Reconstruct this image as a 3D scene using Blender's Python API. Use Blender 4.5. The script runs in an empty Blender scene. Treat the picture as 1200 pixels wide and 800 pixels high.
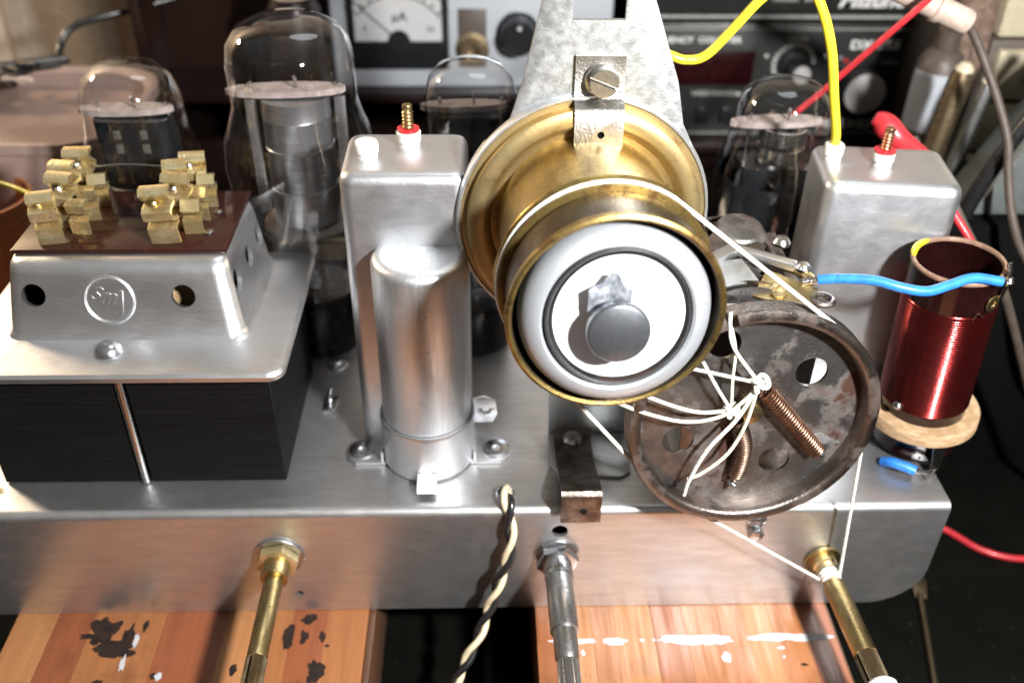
import bpy, bmesh, math, random
from mathutils import Matrix, Vector, noise
random.seed(7)
S = bpy.context.scene
COL = S.collection
U = 0.01                                    # all measures below are centimetres
R = math.radians
PI = math.pi

# ---------------------------------------------------------------- camera
cam_d = bpy.data.cameras.new('camera')
cam = bpy.data.objects.new('camera', cam_d); COL.objects.link(cam)
rt = Vector((0.99957775, -0.02675355, 0.01133846)); up = Vector((0.00640963, 0.58361616, 0.81200437))
fw = Vector((0.02834131, 0.81158883, -0.58354121))
cam.matrix_world = Matrix(((rt.x, up.x, -fw.x, -0.816*U), (rt.y, up.y, -fw.y, -21.236*U), (rt.z, up.z, -fw.z, 21.836*U), (0, 0, 0, 1)))
cam_d.lens = 33.42; cam_d.sensor_width = 36; cam_d.sensor_fit = 'HORIZONTAL'
cam_d.clip_start = 0.01; cam_d.clip_end = 20
cam_d.dof.use_dof = True; cam_d.dof.focus_distance = 26.5*U; cam_d.dof.aperture_fstop = 9.0
S.camera = cam

# ---------------------------------------------------------------- world: a dim warm room
w = bpy.data.worlds.new('World'); S.world = w; w.use_nodes = True
nt = w.node_tree; nt.nodes.clear()
out = nt.nodes.new('ShaderNodeOutputWorld'); bg = nt.nodes.new('ShaderNodeBackground')
tc = nt.nodes.new('ShaderNodeTexCoord'); sp = nt.nodes.new('ShaderNodeSeparateXYZ'); cr = nt.nodes.new('ShaderNodeValToRGB')
nt.links.new(tc.outputs['Generated'], sp.inputs[0]); nt.links.new(sp.outputs['Z'], cr.inputs[0])
cr.color_ramp.elements[0].position = 0.0; cr.color_ramp.elements[0].color = (.22, .17, .13, 1)
cr.color_ramp.elements[1].position = 0.8; cr.color_ramp.elements[1].color = (.62, .60, .57, 1)
nt.links.new(cr.outputs[0], bg.inputs[0]); bg.inputs[1].default_value = 0.42
nt.links.new(bg.outputs[0], out.inputs[0])

# ---------------------------------------------------------------- lamps
def lamp(name, kind, loc, target, energy, color, size):
    d = bpy.data.lights.new(name, kind); d.energy = energy; d.color = color
    if kind == 'AREA': d.shape = 'DISK'; d.size = size*U
    else: d.shadow_soft_size = size*U
    o = bpy.data.objects.new(name, d); COL.objects.link(o)
    o.location = Vector(loc)*U
    o.rotation_euler = (Vector(target)-Vector(loc)).to_track_quat('-Z', 'Y').to_euler()
    return o
lamp('camera_flash', 'AREA', (15, -22, 26.5), (1, 4, 4), 4.4, (1, .985, .96), 3.0)
lamp('ceiling_bulb', 'POINT', (-58, 33, 38), (0, 5, 0), 9, (1, .80, .58), 5)
lamp('added_overhead_soft', 'AREA', (15, 32, 95), (0, 5, 0), 1.5, (.92, .96, 1), 45)  # added soft overhead disc, gives the metal edges their top reflection
S.view_settings.view_transform = 'Standard'; S.view_settings.look = 'None'
S.view_settings.exposure = 0.0; S.view_settings.gamma = 1
S.render.engine = 'CYCLES'
cy = S.cycles
cy.max_bounces = 10; cy.transparent_max_bounces = 24; cy.glossy_bounces = 5; cy.diffuse_bounces = 3
cy.caustics_reflective = False; cy.caustics_refractive = False; cy.sample_clamp_indirect = 4
cy.use_denoising = True

# ---------------------------------------------------------------- materials
def newmat(name):
    m = bpy.data.materials.new(name); m.use_nodes = True
    return m, m.node_tree, m.node_tree.nodes['Principled BSDF']
def mat(name, col, rough=.5, metal=0, col2=None, scale=(300, 300, 300), mix=(.42, .62), var=.1, bump=0, bscale=None, fine=None,
        spot=None, spotscale=150, spotmix=(.6, .7), spotrough=None, coat=0, emis=None, scr=0, sss=0, ior=None, spec=None, detail=5, rvar=.12):
    """base colour varied by two noises, optional spots (rust, dirt), roughness variation and fine bump; all in object space"""
    m, t, b = newmat(name); L = t.links.new; N = t.nodes.new
    co = N('ShaderNodeTexCoord'); mp = N('ShaderNodeMapping'); mp.inputs['Scale'].default_value = scale
    L(co.outputs['Object'], mp.inputs[0])
    n = N('ShaderNodeTexNoise'); n.inputs['Scale'].default_value = 1; n.inputs['Detail'].default_value = detail; n.inputs['Roughness'].default_value = .6
    L(mp.outputs[0], n.inputs['Vector'])
    r = N('ShaderNodeValToRGB'); r.color_ramp.elements[0].position, r.color_ramp.elements[1].position = mix
    c2 = col2 if col2 else tuple(c*(1-var*2.2) for c in col)
    r.color_ramp.elements[0].color = (*c2, 1); r.color_ramp.elements[1].color = (*col, 1)
    L(n.outputs['Fac'], r.inputs[0]); cout = r.outputs[0]
    mr = N('ShaderNodeMapRange'); mr.inputs['From Min'].default_value = .3; mr.inputs['From Max'].default_value = .7
    mr.inputs['To Min'].default_value = rough+rvar*.6; mr.inputs['To Max'].default_value = max(.03, rough-rvar*.6)
    L(n.outputs['Fac'], mr.inputs[0]); rout = mr.outputs[0]
    if spot:
        n2 = N('ShaderNodeTexNoise'); n2.inputs['Scale'].default_value = spotscale; n2.inputs['Detail'].default_value = 7; n2.inputs['Roughness'].default_value = .65
        L(co.outputs['Object'], n2.inputs['Vector'])
        r2 = N('ShaderNodeValToRGB'); r2.color_ramp.elements[0].position, r2.color_ramp.elements[1].position = spotmix
        r2.color_ramp.elements[0].color = (0, 0, 0, 1); r2.color_ramp.elements[1].color = (1, 1, 1, 1)
        L(n2.outputs['Fac'], r2.inputs[0])
        mx = N('ShaderNodeMix'); mx.data_type = 'RGBA'; L(r2.outputs[0], mx.inputs['Factor'])
        L(cout, mx.inputs['A']); mx.inputs['B'].default_value = (*spot, 1); cout = mx.outputs['Result']
        if spotrough is not None:
            m3 = N('ShaderNodeMix'); L(r2.outputs[0], m3.inputs['Factor']); L(rout, m3.inputs['A']); m3.inputs['B'].default_value = spotrough; rout = m3.outputs['Result']
            m4 = N('ShaderNodeMix'); L(r2.outputs[0], m4.inputs['Factor']); m4.inputs['A'].default_value = metal; m4.inputs['B'].default_value = metal*.15; L(m4.outputs['Result'], b.inputs['Metallic'])
        else: b.inputs['Metallic'].default_value = metal
    else: b.inputs['Metallic'].default_value = metal
    L(cout, b.inputs['Base Color']); L(rout, b.inputs['Roughness'])
    if scr:
        hs = None
        for k, (ro, sc_) in enumerate((((.3, .5, .9), (90, 3600, 3600)), ((1.2, .2, -.7), (120, 4200, 4200)), ((.1, 1.1, 2.0), (150, 3200, 3200)))):
            ms = N('ShaderNodeMapping'); ms.inputs['Rotation'].default_value = ro; ms.inputs['Scale'].default_value = sc_
            ns = N('ShaderNodeTexNoise'); ns.inputs['Scale'].default_value = 1; ns.inputs['Detail'].default_value = 1
            L(co.outputs['Object'], ms.inputs[0]); L(ms.outputs[0], ns.inputs['Vector'])
            rs = N('ShaderNodeMapRange'); rs.inputs['From Min'].default_value = .72; rs.inputs['From Max'].default_value = .78; L(ns.outputs['Fac'], rs.inputs[0])
            if hs is None: hs = rs.outputs[0]
            else:
                ad = N('ShaderNodeMath'); ad.operation = 'MAXIMUM'; L(hs, ad.inputs[0]); L(rs.outputs[0], ad.inputs[1]); hs = ad.outputs[0]
        nd = N('ShaderNodeTexNoise'); nd.inputs['Scale'].default_value = 160; nd.inputs['Detail'].default_value = 6; L(co.outputs['Object'], nd.inputs['Vector'])
        rd_ = N('ShaderNodeMapRange'); rd_.inputs['From Min'].default_value = .42; rd_.inputs['From Max'].default_value = .68; rd_.inputs['To Min'].default_value = 0; rd_.inputs['To Max'].default_value = .035; L(nd.outputs['Fac'], rd_.inputs[0])
        a1 = N('ShaderNodeMath'); a1.operation = 'ADD'; L(rout, a1.inputs[0]); L(rd_.outputs[0], a1.inputs[1])
        m5 = N('ShaderNodeMath'); m5.operation = 'MULTIPLY_ADD'; L(hs, m5.inputs[0]); m5.inputs[1].default_value = .25*scr; L(a1.outputs[0], m5.inputs[2]); L(m5.outputs[0], b.inputs['Roughness'])
        mc = N('ShaderNodeMix'); mc.data_type = 'RGBA'; mf_ = N('ShaderNodeMath'); mf_.operation = 'MULTIPLY'; L(hs, mf_.inputs[0]); mf_.inputs[1].default_value = .45*scr
        L(mf_.outputs[0], mc.inputs['Factor']); L(cout, mc.inputs['A']); mc.inputs['B'].default_value = (.92, .92, .92, 1); L(mc.outputs['Result'], b.inputs['Base Color'])
    if bump:
        nb = N('ShaderNodeTexNoise'); nb.inputs['Detail'].default_value = 4
        mb = N('ShaderNodeMapping'); mb.inputs['Scale'].default_value = bscale or (1500, 1500, 1500); nb.inputs['Scale'].default_value = 1
        L(co.outputs['Object'], mb.inputs[0]); L(mb.outputs[0], nb.inputs['Vector'])
        bp = N('ShaderNodeBump'); bp.inputs['Strength'].default_value = bump; bp.inputs['Distance'].default_value = .0004
        L(nb.outputs['Fac'], bp.inputs['Height']); L(bp.outputs[0], b.inputs['Normal'])
    if coat: b.inputs['Coat Weight'].default_value = coat; b.inputs['Coat Roughness'].default_value = .12
    if emis: b.inputs['Emission Color'].default_value = (*emis[0], 1); b.inputs['Emission Strength'].default_value = emis[1]
    if sss: b.inputs['Subsurface Weight'].default_value = sss; b.inputs['Subsurface Radius'].default_value = (.002, .002, .002)
    if spec is not None: b.inputs['Specular IOR Level'].default_value = spec
    if ior: b.inputs['IOR'].default_value = ior
    return m

def glass(name, tint=(.97, .97, .97), strength=1.0, wav=1, floor=0):
    """thin clear glass: straight-through transmission with Fresnel reflection"""
    m, t, b = newmat(name); t.nodes.remove(b); L = t.links.new; N = t.nodes.new
    o = t.nodes['Material Output']; tr = N('ShaderNodeBsdfTransparent'); tr.inputs[0].default_value = (*tint, 1)
    g = N('ShaderNodeBsdfGlossy'); g.inputs['Roughness'].default_value = .04; g.inputs['Color'].default_value = (1, 1, 1, 1)
    nz = N('ShaderNodeTexNoise'); nz.inputs['Scale'].default_value = 45; nz.inputs['Detail'].default_value = 2; tco = N('ShaderNodeTexCoord'); L(tco.outputs['Object'], nz.inputs['Vector'])
    bpn = N('ShaderNodeBump'); bpn.inputs['Strength'].default_value = .5; bpn.inputs['Distance'].default_value = .003*wav; L(nz.outputs['Fac'], bpn.inputs['Height']); L(bpn.outputs[0], g.inputs['Normal'])
    f = N('ShaderNodeFresnel'); ge = N('ShaderNodeNewGeometry'); mi = N('ShaderNodeMix'); mi.inputs['A'].default_value = 1.5; mi.inputs['B'].default_value = 1/1.5
    L(ge.outputs['Backfacing'], mi.inputs['Factor']); L(mi.outputs['Result'], f.inputs['IOR'])
    mu = N('ShaderNodeMath'); mu.operation = 'MULTIPLY_ADD'; mu.inputs[1].default_value = strength; mu.inputs[2].default_value = floor; mu.use_clamp = True
    mx = N('ShaderNodeMixShader'); L(f.outputs[0], mu.inputs[0]); L(mu.outputs[0], mx.inputs[0]); L(tr.outputs[0], mx.inputs[1]); L(g.outputs[0], mx.inputs[2])
    L(mx.outputs[0], o.inputs['Surface'])
    return m

ALU = (.78, .79, .80)
M = {}
M['chassis'] = mat('chassis_aluminium', (.68, .685, .69), .36, .95, rvar=.06, col2=(.60, .60, .61), scale=(60, 500, 400), bump=.12, bscale=(200, 2600, 2600), spot=(.54, .52, .49), spotscale=60, spotmix=(.55, .85), scr=.5)
M['cast'] = mat('cast_aluminium', (.80, .81, .83), .34, .97, col2=(.73, .74, .76), scale=(60, 160, 500), bump=.15, bscale=(300, 900, 1800), rvar=.05, spot=(.40, .37, .33), spotscale=160, spotmix=(.68, .82), scr=.3)
M['can'] = mat('can_aluminium', (.80, .82, .86), .37, .97, col2=(.75, .77, .80), scale=(120, 120, 260), bump=.12, bscale=(900, 900, 500), rvar=.05, spot=(.55, .55, .55), spotscale=110, spotmix=(.65, .85), scr=.3)
M['can_round'] = mat('drawn_aluminium', (.78, .80, .83), .40, .92, col2=(.70, .72, .74), scale=(700, 700, 50), bump=.22, bscale=(1300, 1300, 420), spot=(.5, .49, .48), spotscale=260, spotmix=(.64, .75), scr=.5)
M['plate'] = mat('galvanised_plate', (.52, .54, .55), .42, .92, col2=(.56, .58, .59), scale=(350, 350, 350), bump=.14, bscale=(2600, 2600, 2600), spot=(.35, .31, .27), spotscale=130, spotmix=(.66, .8), scr=.3)
M['clip'] = mat('nickel_clip', (.55, .54, .52), .34, 1, col2=(.36, .34, .31), scale=(260, 260, 260), bump=.3, bscale=(1500, 1500, 1500), spot=(.22, .17, .13), spotscale=300, spotmix=(.6, .72))
M['zinc'] = mat('zinc_screw', (.72, .74, .76), .24, 1, col2=(.5, .52, .55), scale=(400, 400, 400))
M['steel'] = mat('zinc_shaft', (.60, .61, .62), .32, 1, col2=(.46, .47, .48), scale=(300, 900, 300), bump=.2)
M['brass_shaft'] = mat('old_brass', (.56, .44, .21), .33, 1, col2=(.38, .28, .13), scale=(300, 120, 300), bump=.25, spot=(.20, .13, .06), spotscale=220, spotmix=(.6, .75))
M['brass_knurl'] = mat('dark_knurled_brass', (.34, .27, .17), .42, 1, col2=(.2, .15, .09), scale=(300, 120, 300), bump=.3)
M['brass_lug'] = mat('bright_brass', (.88, .76, .46), .28, .85, col2=(.66, .52, .26), scale=(200, 200, 200), bump=.3, spot=(.42, .30, .12), spotscale=300, spotmix=(.58, .72))
M['brass_ring'] = mat('gold_brass', (.60, .48, .25), .42, .94, col2=(.48, .36, .17), scale=(90, 90, 90), bump=.10, rvar=.15, bscale=(1400, 1400, 1400), spot=(.30, .17, .06), spotscale=150, spotmix=(.56, .74))
M['brass_dull'] = mat('tarnished_brass', (.13, .105, .068), .34, .85, col2=(.08, .062, .04), scale=(70, 70, 260), bump=.25, bscale=(1300, 1300, 1300), spot=(.40, .29, .09), spotscale=380, spotmix=(.66, .73))
M['brass_bead'] = mat('worn_brass_edge', (.44, .32, .11), .36, .94, col2=(.22, .15, .06), scale=(260, 260, 260), mix=(.35, .6), bump=.2, spot=(.14, .075, .03), spotscale=190, spotmix=(.52, .66))
M['rust'] = mat('rusty_steel', (.30, .29, .28), .36, .95, col2=(.17, .16, .155), scale=(140, 140, 140), bump=.4, bscale=(1600, 1600, 1600), spot=(.045, .019, .013), spotscale=60, spotmix=(.50, .64), spotrough=.6)
M['rim'] = mat('worn_steel_rim', (.26, .235, .22), .34, 1, col2=(.20, .17, .15), scale=(160, 160, 160), bump=.4, bscale=(1800, 1800, 1800), spot=(.055, .026, .018), spotscale=60, spotmix=(.5, .7), spotrough=.55)
M['rust_bracket'] = mat('browned_steel', (.34, .30, .27), .36, 1, col2=(.14, .105, .085), scale=(150, 150, 150), bump=.35, spot=(.09, .04, .02), spotscale=160, spotmix=(.6, .7))
M['spring'] = mat('copper_spring', (.42, .24, .16), .34, 1, col2=(.22, .12, .08), scale=(300, 300, 300), bump=.1)
M['spring_dark'] = mat('dark_spring', (.20, .13, .10), .36, 1, col2=(.10, .07, .05), scale=(300, 300, 300))
M['core'] = mat('black_core', (.0065, .0065, .007), .62, 0, scale=(40, 40, 2200), col2=(.003, .003, .003), bump=.4, bscale=(60, 60, 2600), spec=.12)
M['bakelite'] = mat('brown_bakelite', (.030, .009, .007), .16, 0, col2=(.030, .009, .007), scale=(160, 160, 160), spot=(.10, .055, .045), spotscale=220, spotmix=(.64, .8))
M['base_black'] = mat('tube_base', (.014, .012, .011), .25, 0)
M['white'] = mat('white_plastic', (.72, .71, .69), .40, 0, var=.03, sss=.1)
M['red'] = mat('red_plastic', (.62, .03, .04), .32, 0, var=.06)
M['copper'] = mat('copper_screw', (.78, .42, .26), .28, 1, col2=(.55, .28, .18))
M['glass'] = glass('clear_glass', (.985, .985, .985), 1.5, 1, .015)
M['lens'] = glass('eye_glass', (.98, .98, .98), .6, .1)
M['mask'] = mat('satin_aluminium', (.50, .53, .57), .42, .65, col2=(.45, .48, .52), scale=(200, 200, 200), bump=.12, spot=(.45, .36, .30), spotscale=150, spotmix=(.64, .74), scr=.3)
M['mica'] = mat('mica_sheet', (.42, .36, .34), .32, 0, col2=(.30, .25, .23), scale=(260, 260, 260), bump=.3)
M['anode_grey'] = mat('grey_anode', (.34, .34, .35), .32, .8, col2=(.27, .27, .28), scale=(100, 100, 500))
M['anode_black'] = mat('black_anode', (.010, .012, .014), .22, .1, col2=(.011, .012, .014), scale=(150, 150, 150))
M['rod'] = mat('nickel_rod', (.55, .55, .55), .25, 1)
M['phosphor'] = mat('white_target', (.88, .88, .90), .55, 0, var=.015)
M['cap_grey'] = mat('grey_cap', (.22, .24, .26), .34, .85, col2=(.17, .18, .20), scale=(400, 400, 400), spot=(.32, .33, .34), spotscale=500, spotmix=(.68, .75))
M['foil'] = mat('silver_foil', (.66, .70, .76), .22, .6, col2=(.28, .31, .36), scale=(450, 450, 450), bump=.8, bscale=(500, 500, 500))
M['black'] = mat('black_paint', (.010, .010, .011), .35, 0)
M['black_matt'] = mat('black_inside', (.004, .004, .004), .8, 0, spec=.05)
M['cord'] = mat('waxed_white_cord', (.80, .79, .74), .6, 0, col2=(.62, .60, .54), scale=(900, 900, 900), bump=.4, bscale=(5000, 5000, 5000), rvar=.05)
M['cord_old'] = mat('yellowed_cord', (.66, .66, .54), .5, 0, col2=(.46, .46, .34), scale=(500, 500, 500), bump=.3)
M['enamel'] = mat('enamelled_copper', (.17, .014, .012), .16, .95, col2=(.12, .009, .009), scale=(60, 60, 60), coat=.25)
M['former'] = mat('brown_former', (.012, .003, .003), .18, 0, col2=(.008, .002, .002), scale=(150, 150, 150), coat=.3)
M['former_edge'] = mat('pressed_paper_edge', (.24, .15, .10), .55, 0, col2=(.16, .09, .06), scale=(300, 300, 300), bump=.4)
M['card'] = mat('cardboard_ring', (.42, .29, .17), .7, 0, col2=(.30, .19, .10), scale=(250, 250, 900), bump=.7, bscale=(1200, 1200, 2500))
M['yellow_paint'] = mat('yellow_paint', (.80, .60, .02), .4, 0)
M['solder'] = mat('solder', (.62, .62, .62), .24, 1, col2=(.3, .27, .24), scale=(500, 500, 500), bump=.5)
M['blue'] = mat('blue_wire', (.03, .20, .66), .34, 0, var=.12, coat=.1, bump=.15, bscale=(500, 500, 500), spot=(.02, .09, .26), spotscale=260, spotmix=(.62, .75))
M['yellow'] = mat('yellow_wire', (.82, .70, .04), .36, 0, var=.08, coat=.1, bump=.15, bscale=(500, 500, 500), spot=(.50, .38, .04), spotscale=200, spotmix=(.62, .78))
M['redw'] = mat('red_wire', (.55, .03, .04), .38, 0, var=.12, coat=.1, bump=.15, bscale=(500, 500, 500), spot=(.26, .02, .025), spotscale=220, spotmix=(.62, .76))
M['cream'] = mat('cream_wire', (.66, .56, .38), .4, 0, var=.06)
M['blackw'] = mat('black_wire', (.012, .012, .013), .3, 0, coat=.3)
M['bezel'] = mat('dark_bezel', (.03, .03, .032), .4, 0)
M['brownw'] = mat('grey_brown_cable', (.085, .065, .052), .5, 0)
M['bench'] = mat('dark_bench', (.004, .0045, .0035), .6, 0, spec=.04, col2=(.003, .003, .0025), scale=(60, 60, 60), spot=(.030, .032, .022), spotscale=420, spotmix=(.66, .74), bump=.15)
M['wall'] = mat('cream_wall', (.80, .70, .58), .8, 0, col2=(.56, .46, .37), scale=(12, 12, 12))
M['tan'] = mat('tan_strip', (.62, .42, .29), .7, 0)
M['mahogany'] = mat('dark_mahogany', (.018, .007, .005), .36, 0, col2=(.008, .004, .0035), scale=(30, 60, 8), coat=.2)
M['panel'] = mat('silver_panel', (.60, .64, .70), .38, .35, var=.04, scale=(20, 20, 900))
M['rig'] = mat('black_crackle', (.016, .017, .016), .42, 0, var=.05, bump=.2)
M['rig_line'] = mat('grey_print', (.34, .34, .33), .6, 0)
M['rig_text'] = mat('white_print', (.80, .80, .78), .5, 0)
M['dial_face'] = mat('meter_face', (.50, .50, .51), .5, 0, var=.03)
M['knob_black'] = mat('black_knob', (.014, .015, .017), .26, 0)
M['knob_metal'] = mat('turned_knob', (.62, .60, .60), .38, .4)
M['redglass'] = mat('red_display', (.020, .002, .003), .35, 0, spec=.2)
M['plasticbox'] = mat('frosted_tub', (.34, .25, .22), .35, 0, col2=(.28, .20, .17), scale=(30, 30, 30), sss=.2)
M['orange'] = mat('orange_plastic', (.48, .19, .08), .4, 0)
M['drawer'] = mat('beige_drawer', (.52, .46, .33), .45, 0, var=.05)
M['drawer_dark'] = mat('grey_green_case', (.10, .115, .11), .45, 0)
M['probe'] = mat('beige_probe', (.55, .43, .36), .45, 0)
M['paintmark'] = mat('white_paint', (.54, .54, .57), .5, 0, var=.05)
M['charmark'] = mat('black_burn', (.014, .010, .009), .7, 0, col2=(.030, .017, .012), scale=(400, 400, 400), spec=.2)
def wood(name, col, dark):
    return mat(name, col, .36, 0, col2=dark, scale=(330, 22, 330), mix=(.3, .7), bump=.25, bscale=(1100, 50, 1100), spot=tuple(c*.55 for c in dark), spotscale=48, spotmix=(.50, .78), coat=.10, rvar=.3, detail=9)
WOODS = [wood('orange_wood', (.37, .150, .056), (.26, .095, .034)), wood('red_wood', (.29, .092, .038), (.20, .060, .025)),
         wood('pale_wood', (.42, .195, .078), (.34, .140, .052)), wood('brown_wood', (.31, .115, .046), (.22, .076, .030))]
M['wood_side'] = mat('dark_wood_side', (.10, .045, .022), .5, 0, scale=(200, 20, 400))

# ---------------------------------------------------------------- geometry helpers
I4 = Matrix.Identity(4)
def T(x, y, z): return Matrix.Translation((x, y, z))
def RX(a): return Matrix.Rotation(R(a), 4, 'X')
def RY(a): return Matrix.Rotation(R(a), 4, 'Y')
def RZ(a): return Matrix.Rotation(R(a), 4, 'Z')
def aim(p, d):
    """matrix at p whose local +Z points along d"""
    q = Vector(d).normalized().to_track_quat('Z', 'Y')
    return Matrix.Translation(p) @ q.to_matrix().to_4x4()
def smooth_path(pts, n=8, closed=False):
    P = [Vector(p) for p in pts]; out = []
    m = len(P); rng = range(m if closed else m-1)
    for i in rng:
        p0 = P[(i-1) % m] if closed or i > 0 else P[0]*2-P[1]
        p1 = P[i]; p2 = P[(i+1) % m]
        p3 = P[(i+2) % m] if closed or i+2 < m else P[-1]*2-P[-2]
        for k in range(n):
            t = k/n
            out.append(.5*((2*p1)+(p2-p0)*t+(2*p0-5*p1+4*p2-p3)*t*t+(3*p1-p0-3*p2+p3)*t**3))
    if not closed: out.append(P[-1])
    return out
class G:
    def __init__(s): s.bm = bmesh.new()
    def _add(s, b2, Mx):
        if Mx is not None: bmesh.ops.transform(b2, matrix=Mx, verts=b2.verts)
        me = bpy.data.meshes.new('t'); b2.to_mesh(me); b2.free(); s.bm.from_mesh(me); bpy.data.meshes.remove(me); return s
    def box(s, x0, x1, y0, y1, z0, z1, bev=0, seg=2, M=None):
        b = bmesh.new(); bmesh.ops.create_cube(b, size=1)
        for v in b.verts: v.co = Vector(((x0+x1)/2+v.co.x*(x1-x0), (y0+y1)/2+v.co.y*(y1-y0), (z0+z1)/2+v.co.z*(z1-z0)))
        if bev: bmesh.ops.bevel(b, geom=b.edges[:], offset=bev, segments=seg, affect='EDGES', profile=.5)
        return s._add(b, M)
    def lathe(s, prof, n=48, M=None, closed=False):
        b = bmesh.new(); rings = []
        for r, z in prof:
            if r < 1e-6: rings.append([b.verts.new((0, 0, z))])
            else: rings.append([b.verts.new((r*math.cos(2*PI*k/n), r*math.sin(2*PI*k/n), z)) for k in range(n)])
        pr = list(zip(rings, rings[1:]))+([(rings[-1], rings[0])] if closed else [])
        for a, c in pr:
            for k in range(n):
                j = (k+1) % n
                if len(a) == 1 and len(c) == 1: continue
                if len(a) == 1: b.faces.new((a[0], c[j], c[k]))
                elif len(c) == 1: b.faces.new((a[k], a[j], c[0]))
                else: b.faces.new((a[k], a[j], c[j], c[k]))
        bmesh.ops.recalc_face_normals(b, faces=b.faces)
        return s._add(b, M)
    def cyl(s, r, z0, z1, n=32, bev=0, M=None, r2=None):
        r2 = r if r2 is None else r2
        if bev: return s.lathe([(0, z0), (r-bev, z0), (r-bev*.3, z0+bev*.3), (r, z0+bev), (r2, z1-bev), (r2-bev*.3, z1-bev*.3), (r2-bev, z1), (0, z1)], n, M)
        return s.lathe([(0, z0), (r, z0), (r2, z1), (0, z1)], n, M)
    def prism(s, pts, z0, z1, bev=0, seg=2, M=None):
        b = bmesh.new(); lo = [b.verts.new((x, y, z0)) for x, y in pts]; hi = [b.verts.new((x, y, z1)) for x, y in pts]
        b.faces.new(lo[::-1]); b.faces.new(hi); n = len(pts)
        for i in range(n): b.faces.new((lo[i], lo[(i+1) % n], hi[(i+1) % n], hi[i]))
        bmesh.ops.recalc_face_normals(b, faces=b.faces)
        if bev:
            es = [e for e in b.edges if abs(e.verts[0].co.z-e.verts[1].co.z) < 1e-9]
            bmesh.ops.bevel(b, geom=es, offset=bev, segments=seg, affect='EDGES', profile=.5)
        return s._add(b, M)
    def loft(s, layers, k=6, M=None, cap=True):
        """stacked rounded rectangles (x0,x1,y0,y1,z,radius)"""
        b = bmesh.new(); rings = []
        for x0, x1, y0, y1, z, r in layers:
            ring = []
            for cx, cy_, a0 in ((x1-r, y0+r, -90), (x1-r, y1-r, 0), (x0+r, y1-r, 90), (x0+r, y0+r, 180)):
                for i in range(k+1):
                    a = R(a0+90*i/k); ring.append(b.verts.new((cx+r*math.cos(a), cy_+r*math.sin(a), z)))
            rings.append(ring)
        n = len(rings[0])
        for a, c in zip(rings, rings[1:]):
            for i in range(n): b.faces.new((a[i], a[(i+1) % n], c[(i+1) % n], c[i]))
        if cap: b.faces.new(rings[0][::-1]); b.faces.new(rings[-1])
        bmesh.ops.recalc_face_normals(b, faces=b.faces)
        return s._add(b, M)
    def tube(s, path, r, n=10, closed=False, sub=0, M=None, flat=1.0, rfun=None):
        P = smooth_path(path, sub, closed) if sub else [Vector(p) for p in path]
        b = bmesh.new(); m = len(P); rings = []; nrm = None
        for i in range(m):
            if closed: d = P[(i+1) % m]-P[(i-1) % m]
            else: d = P[min(i+1, m-1)]-P[max(i-1, 0)]
            d.normalize()
            if nrm is None: nrm = d.orthogonal().normalized()
            nrm = (nrm-d*nrm.dot(d)); nrm = nrm.normalized() if nrm.length > 1e-6 else d.orthogonal().normalized()
            bn = d.cross(nrm); rr = rfun(i/(m-1)) if rfun else r
            rings.append([b.verts.new(P[i]+(nrm*math.cos(2*PI*k/n)+bn*math.sin(2*PI*k/n)*flat)*rr) for k in range(n)])
        for a, c in list(zip(rings, rings[1:]))+([(rings[-1], rings[0])] if closed else []):
            for k in range(n): b.faces.new((a[k], a[(k+1) % n], c[(k+1) % n], c[k]))
        if not closed: b.faces.new(rings[0][::-1]); b.faces.new(rings[-1])
        bmesh.ops.recalc_face_normals(b, faces=b.faces)
        return s._add(b, M)
    def strip(s, path, wid, th, M=None, bev=.015):
        """a bent sheet-metal strip: path in the local YZ plane, width along X"""
        P = [Vector((0, y, z)) for y, z in path]; b = bmesh.new(); L = []; Rr = []
        m = len(P)
        def nrm(i):
            d1 = (P[i]-P[i-1]).normalized() if i > 0 else None; d2 = (P[i+1]-P[i]).normalized() if i < m-1 else None
            d = (d1+d2).normalized() if d1 and d2 else (d1 or d2)
            k = 1/max(.4, d.dot(d1)) if d1 and d2 else 1
            return Vector((0, -d.z, d.y))*k
        pts = [P[i]+nrm(i)*th/2 for i in range(m)]+[P[i]-nrm(i)*th/2 for i in range(m-1, -1, -1)]
        A = [b.verts.new((-wid/2, p.y, p.z)) for p in pts]; B = [b.verts.new((wid/2, p.y, p.z)) for p in pts]; n = len(pts)
        for i in range(n): b.faces.new((A[i], A[(i+1) % n], B[(i+1) % n], B[i]))
        for i in range(m-1):
            b.faces.new((A[i], A[i+1], A[n-2-i], A[n-1-i])); b.faces.new((B[i], B[n-1-i], B[n-2-i], B[i+1]))
        bmesh.ops.recalc_face_normals(b, faces=b.faces)
        return s._add(b, M)
    def mesh(s, name, Mx=None, ang=38):
        if Mx is not None: bmesh.ops.transform(s.bm, matrix=Mx, verts=s.bm.verts)
        bmesh.ops.scale(s.bm, vec=(U, U, U), verts=s.bm.verts)
        me = bpy.data.meshes.new(name); s.bm.to_mesh(me); s.bm.free()
        if ang:
            me.shade_smooth(); me.set_sharp_from_angle(angle=R(ang))
        return me

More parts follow.
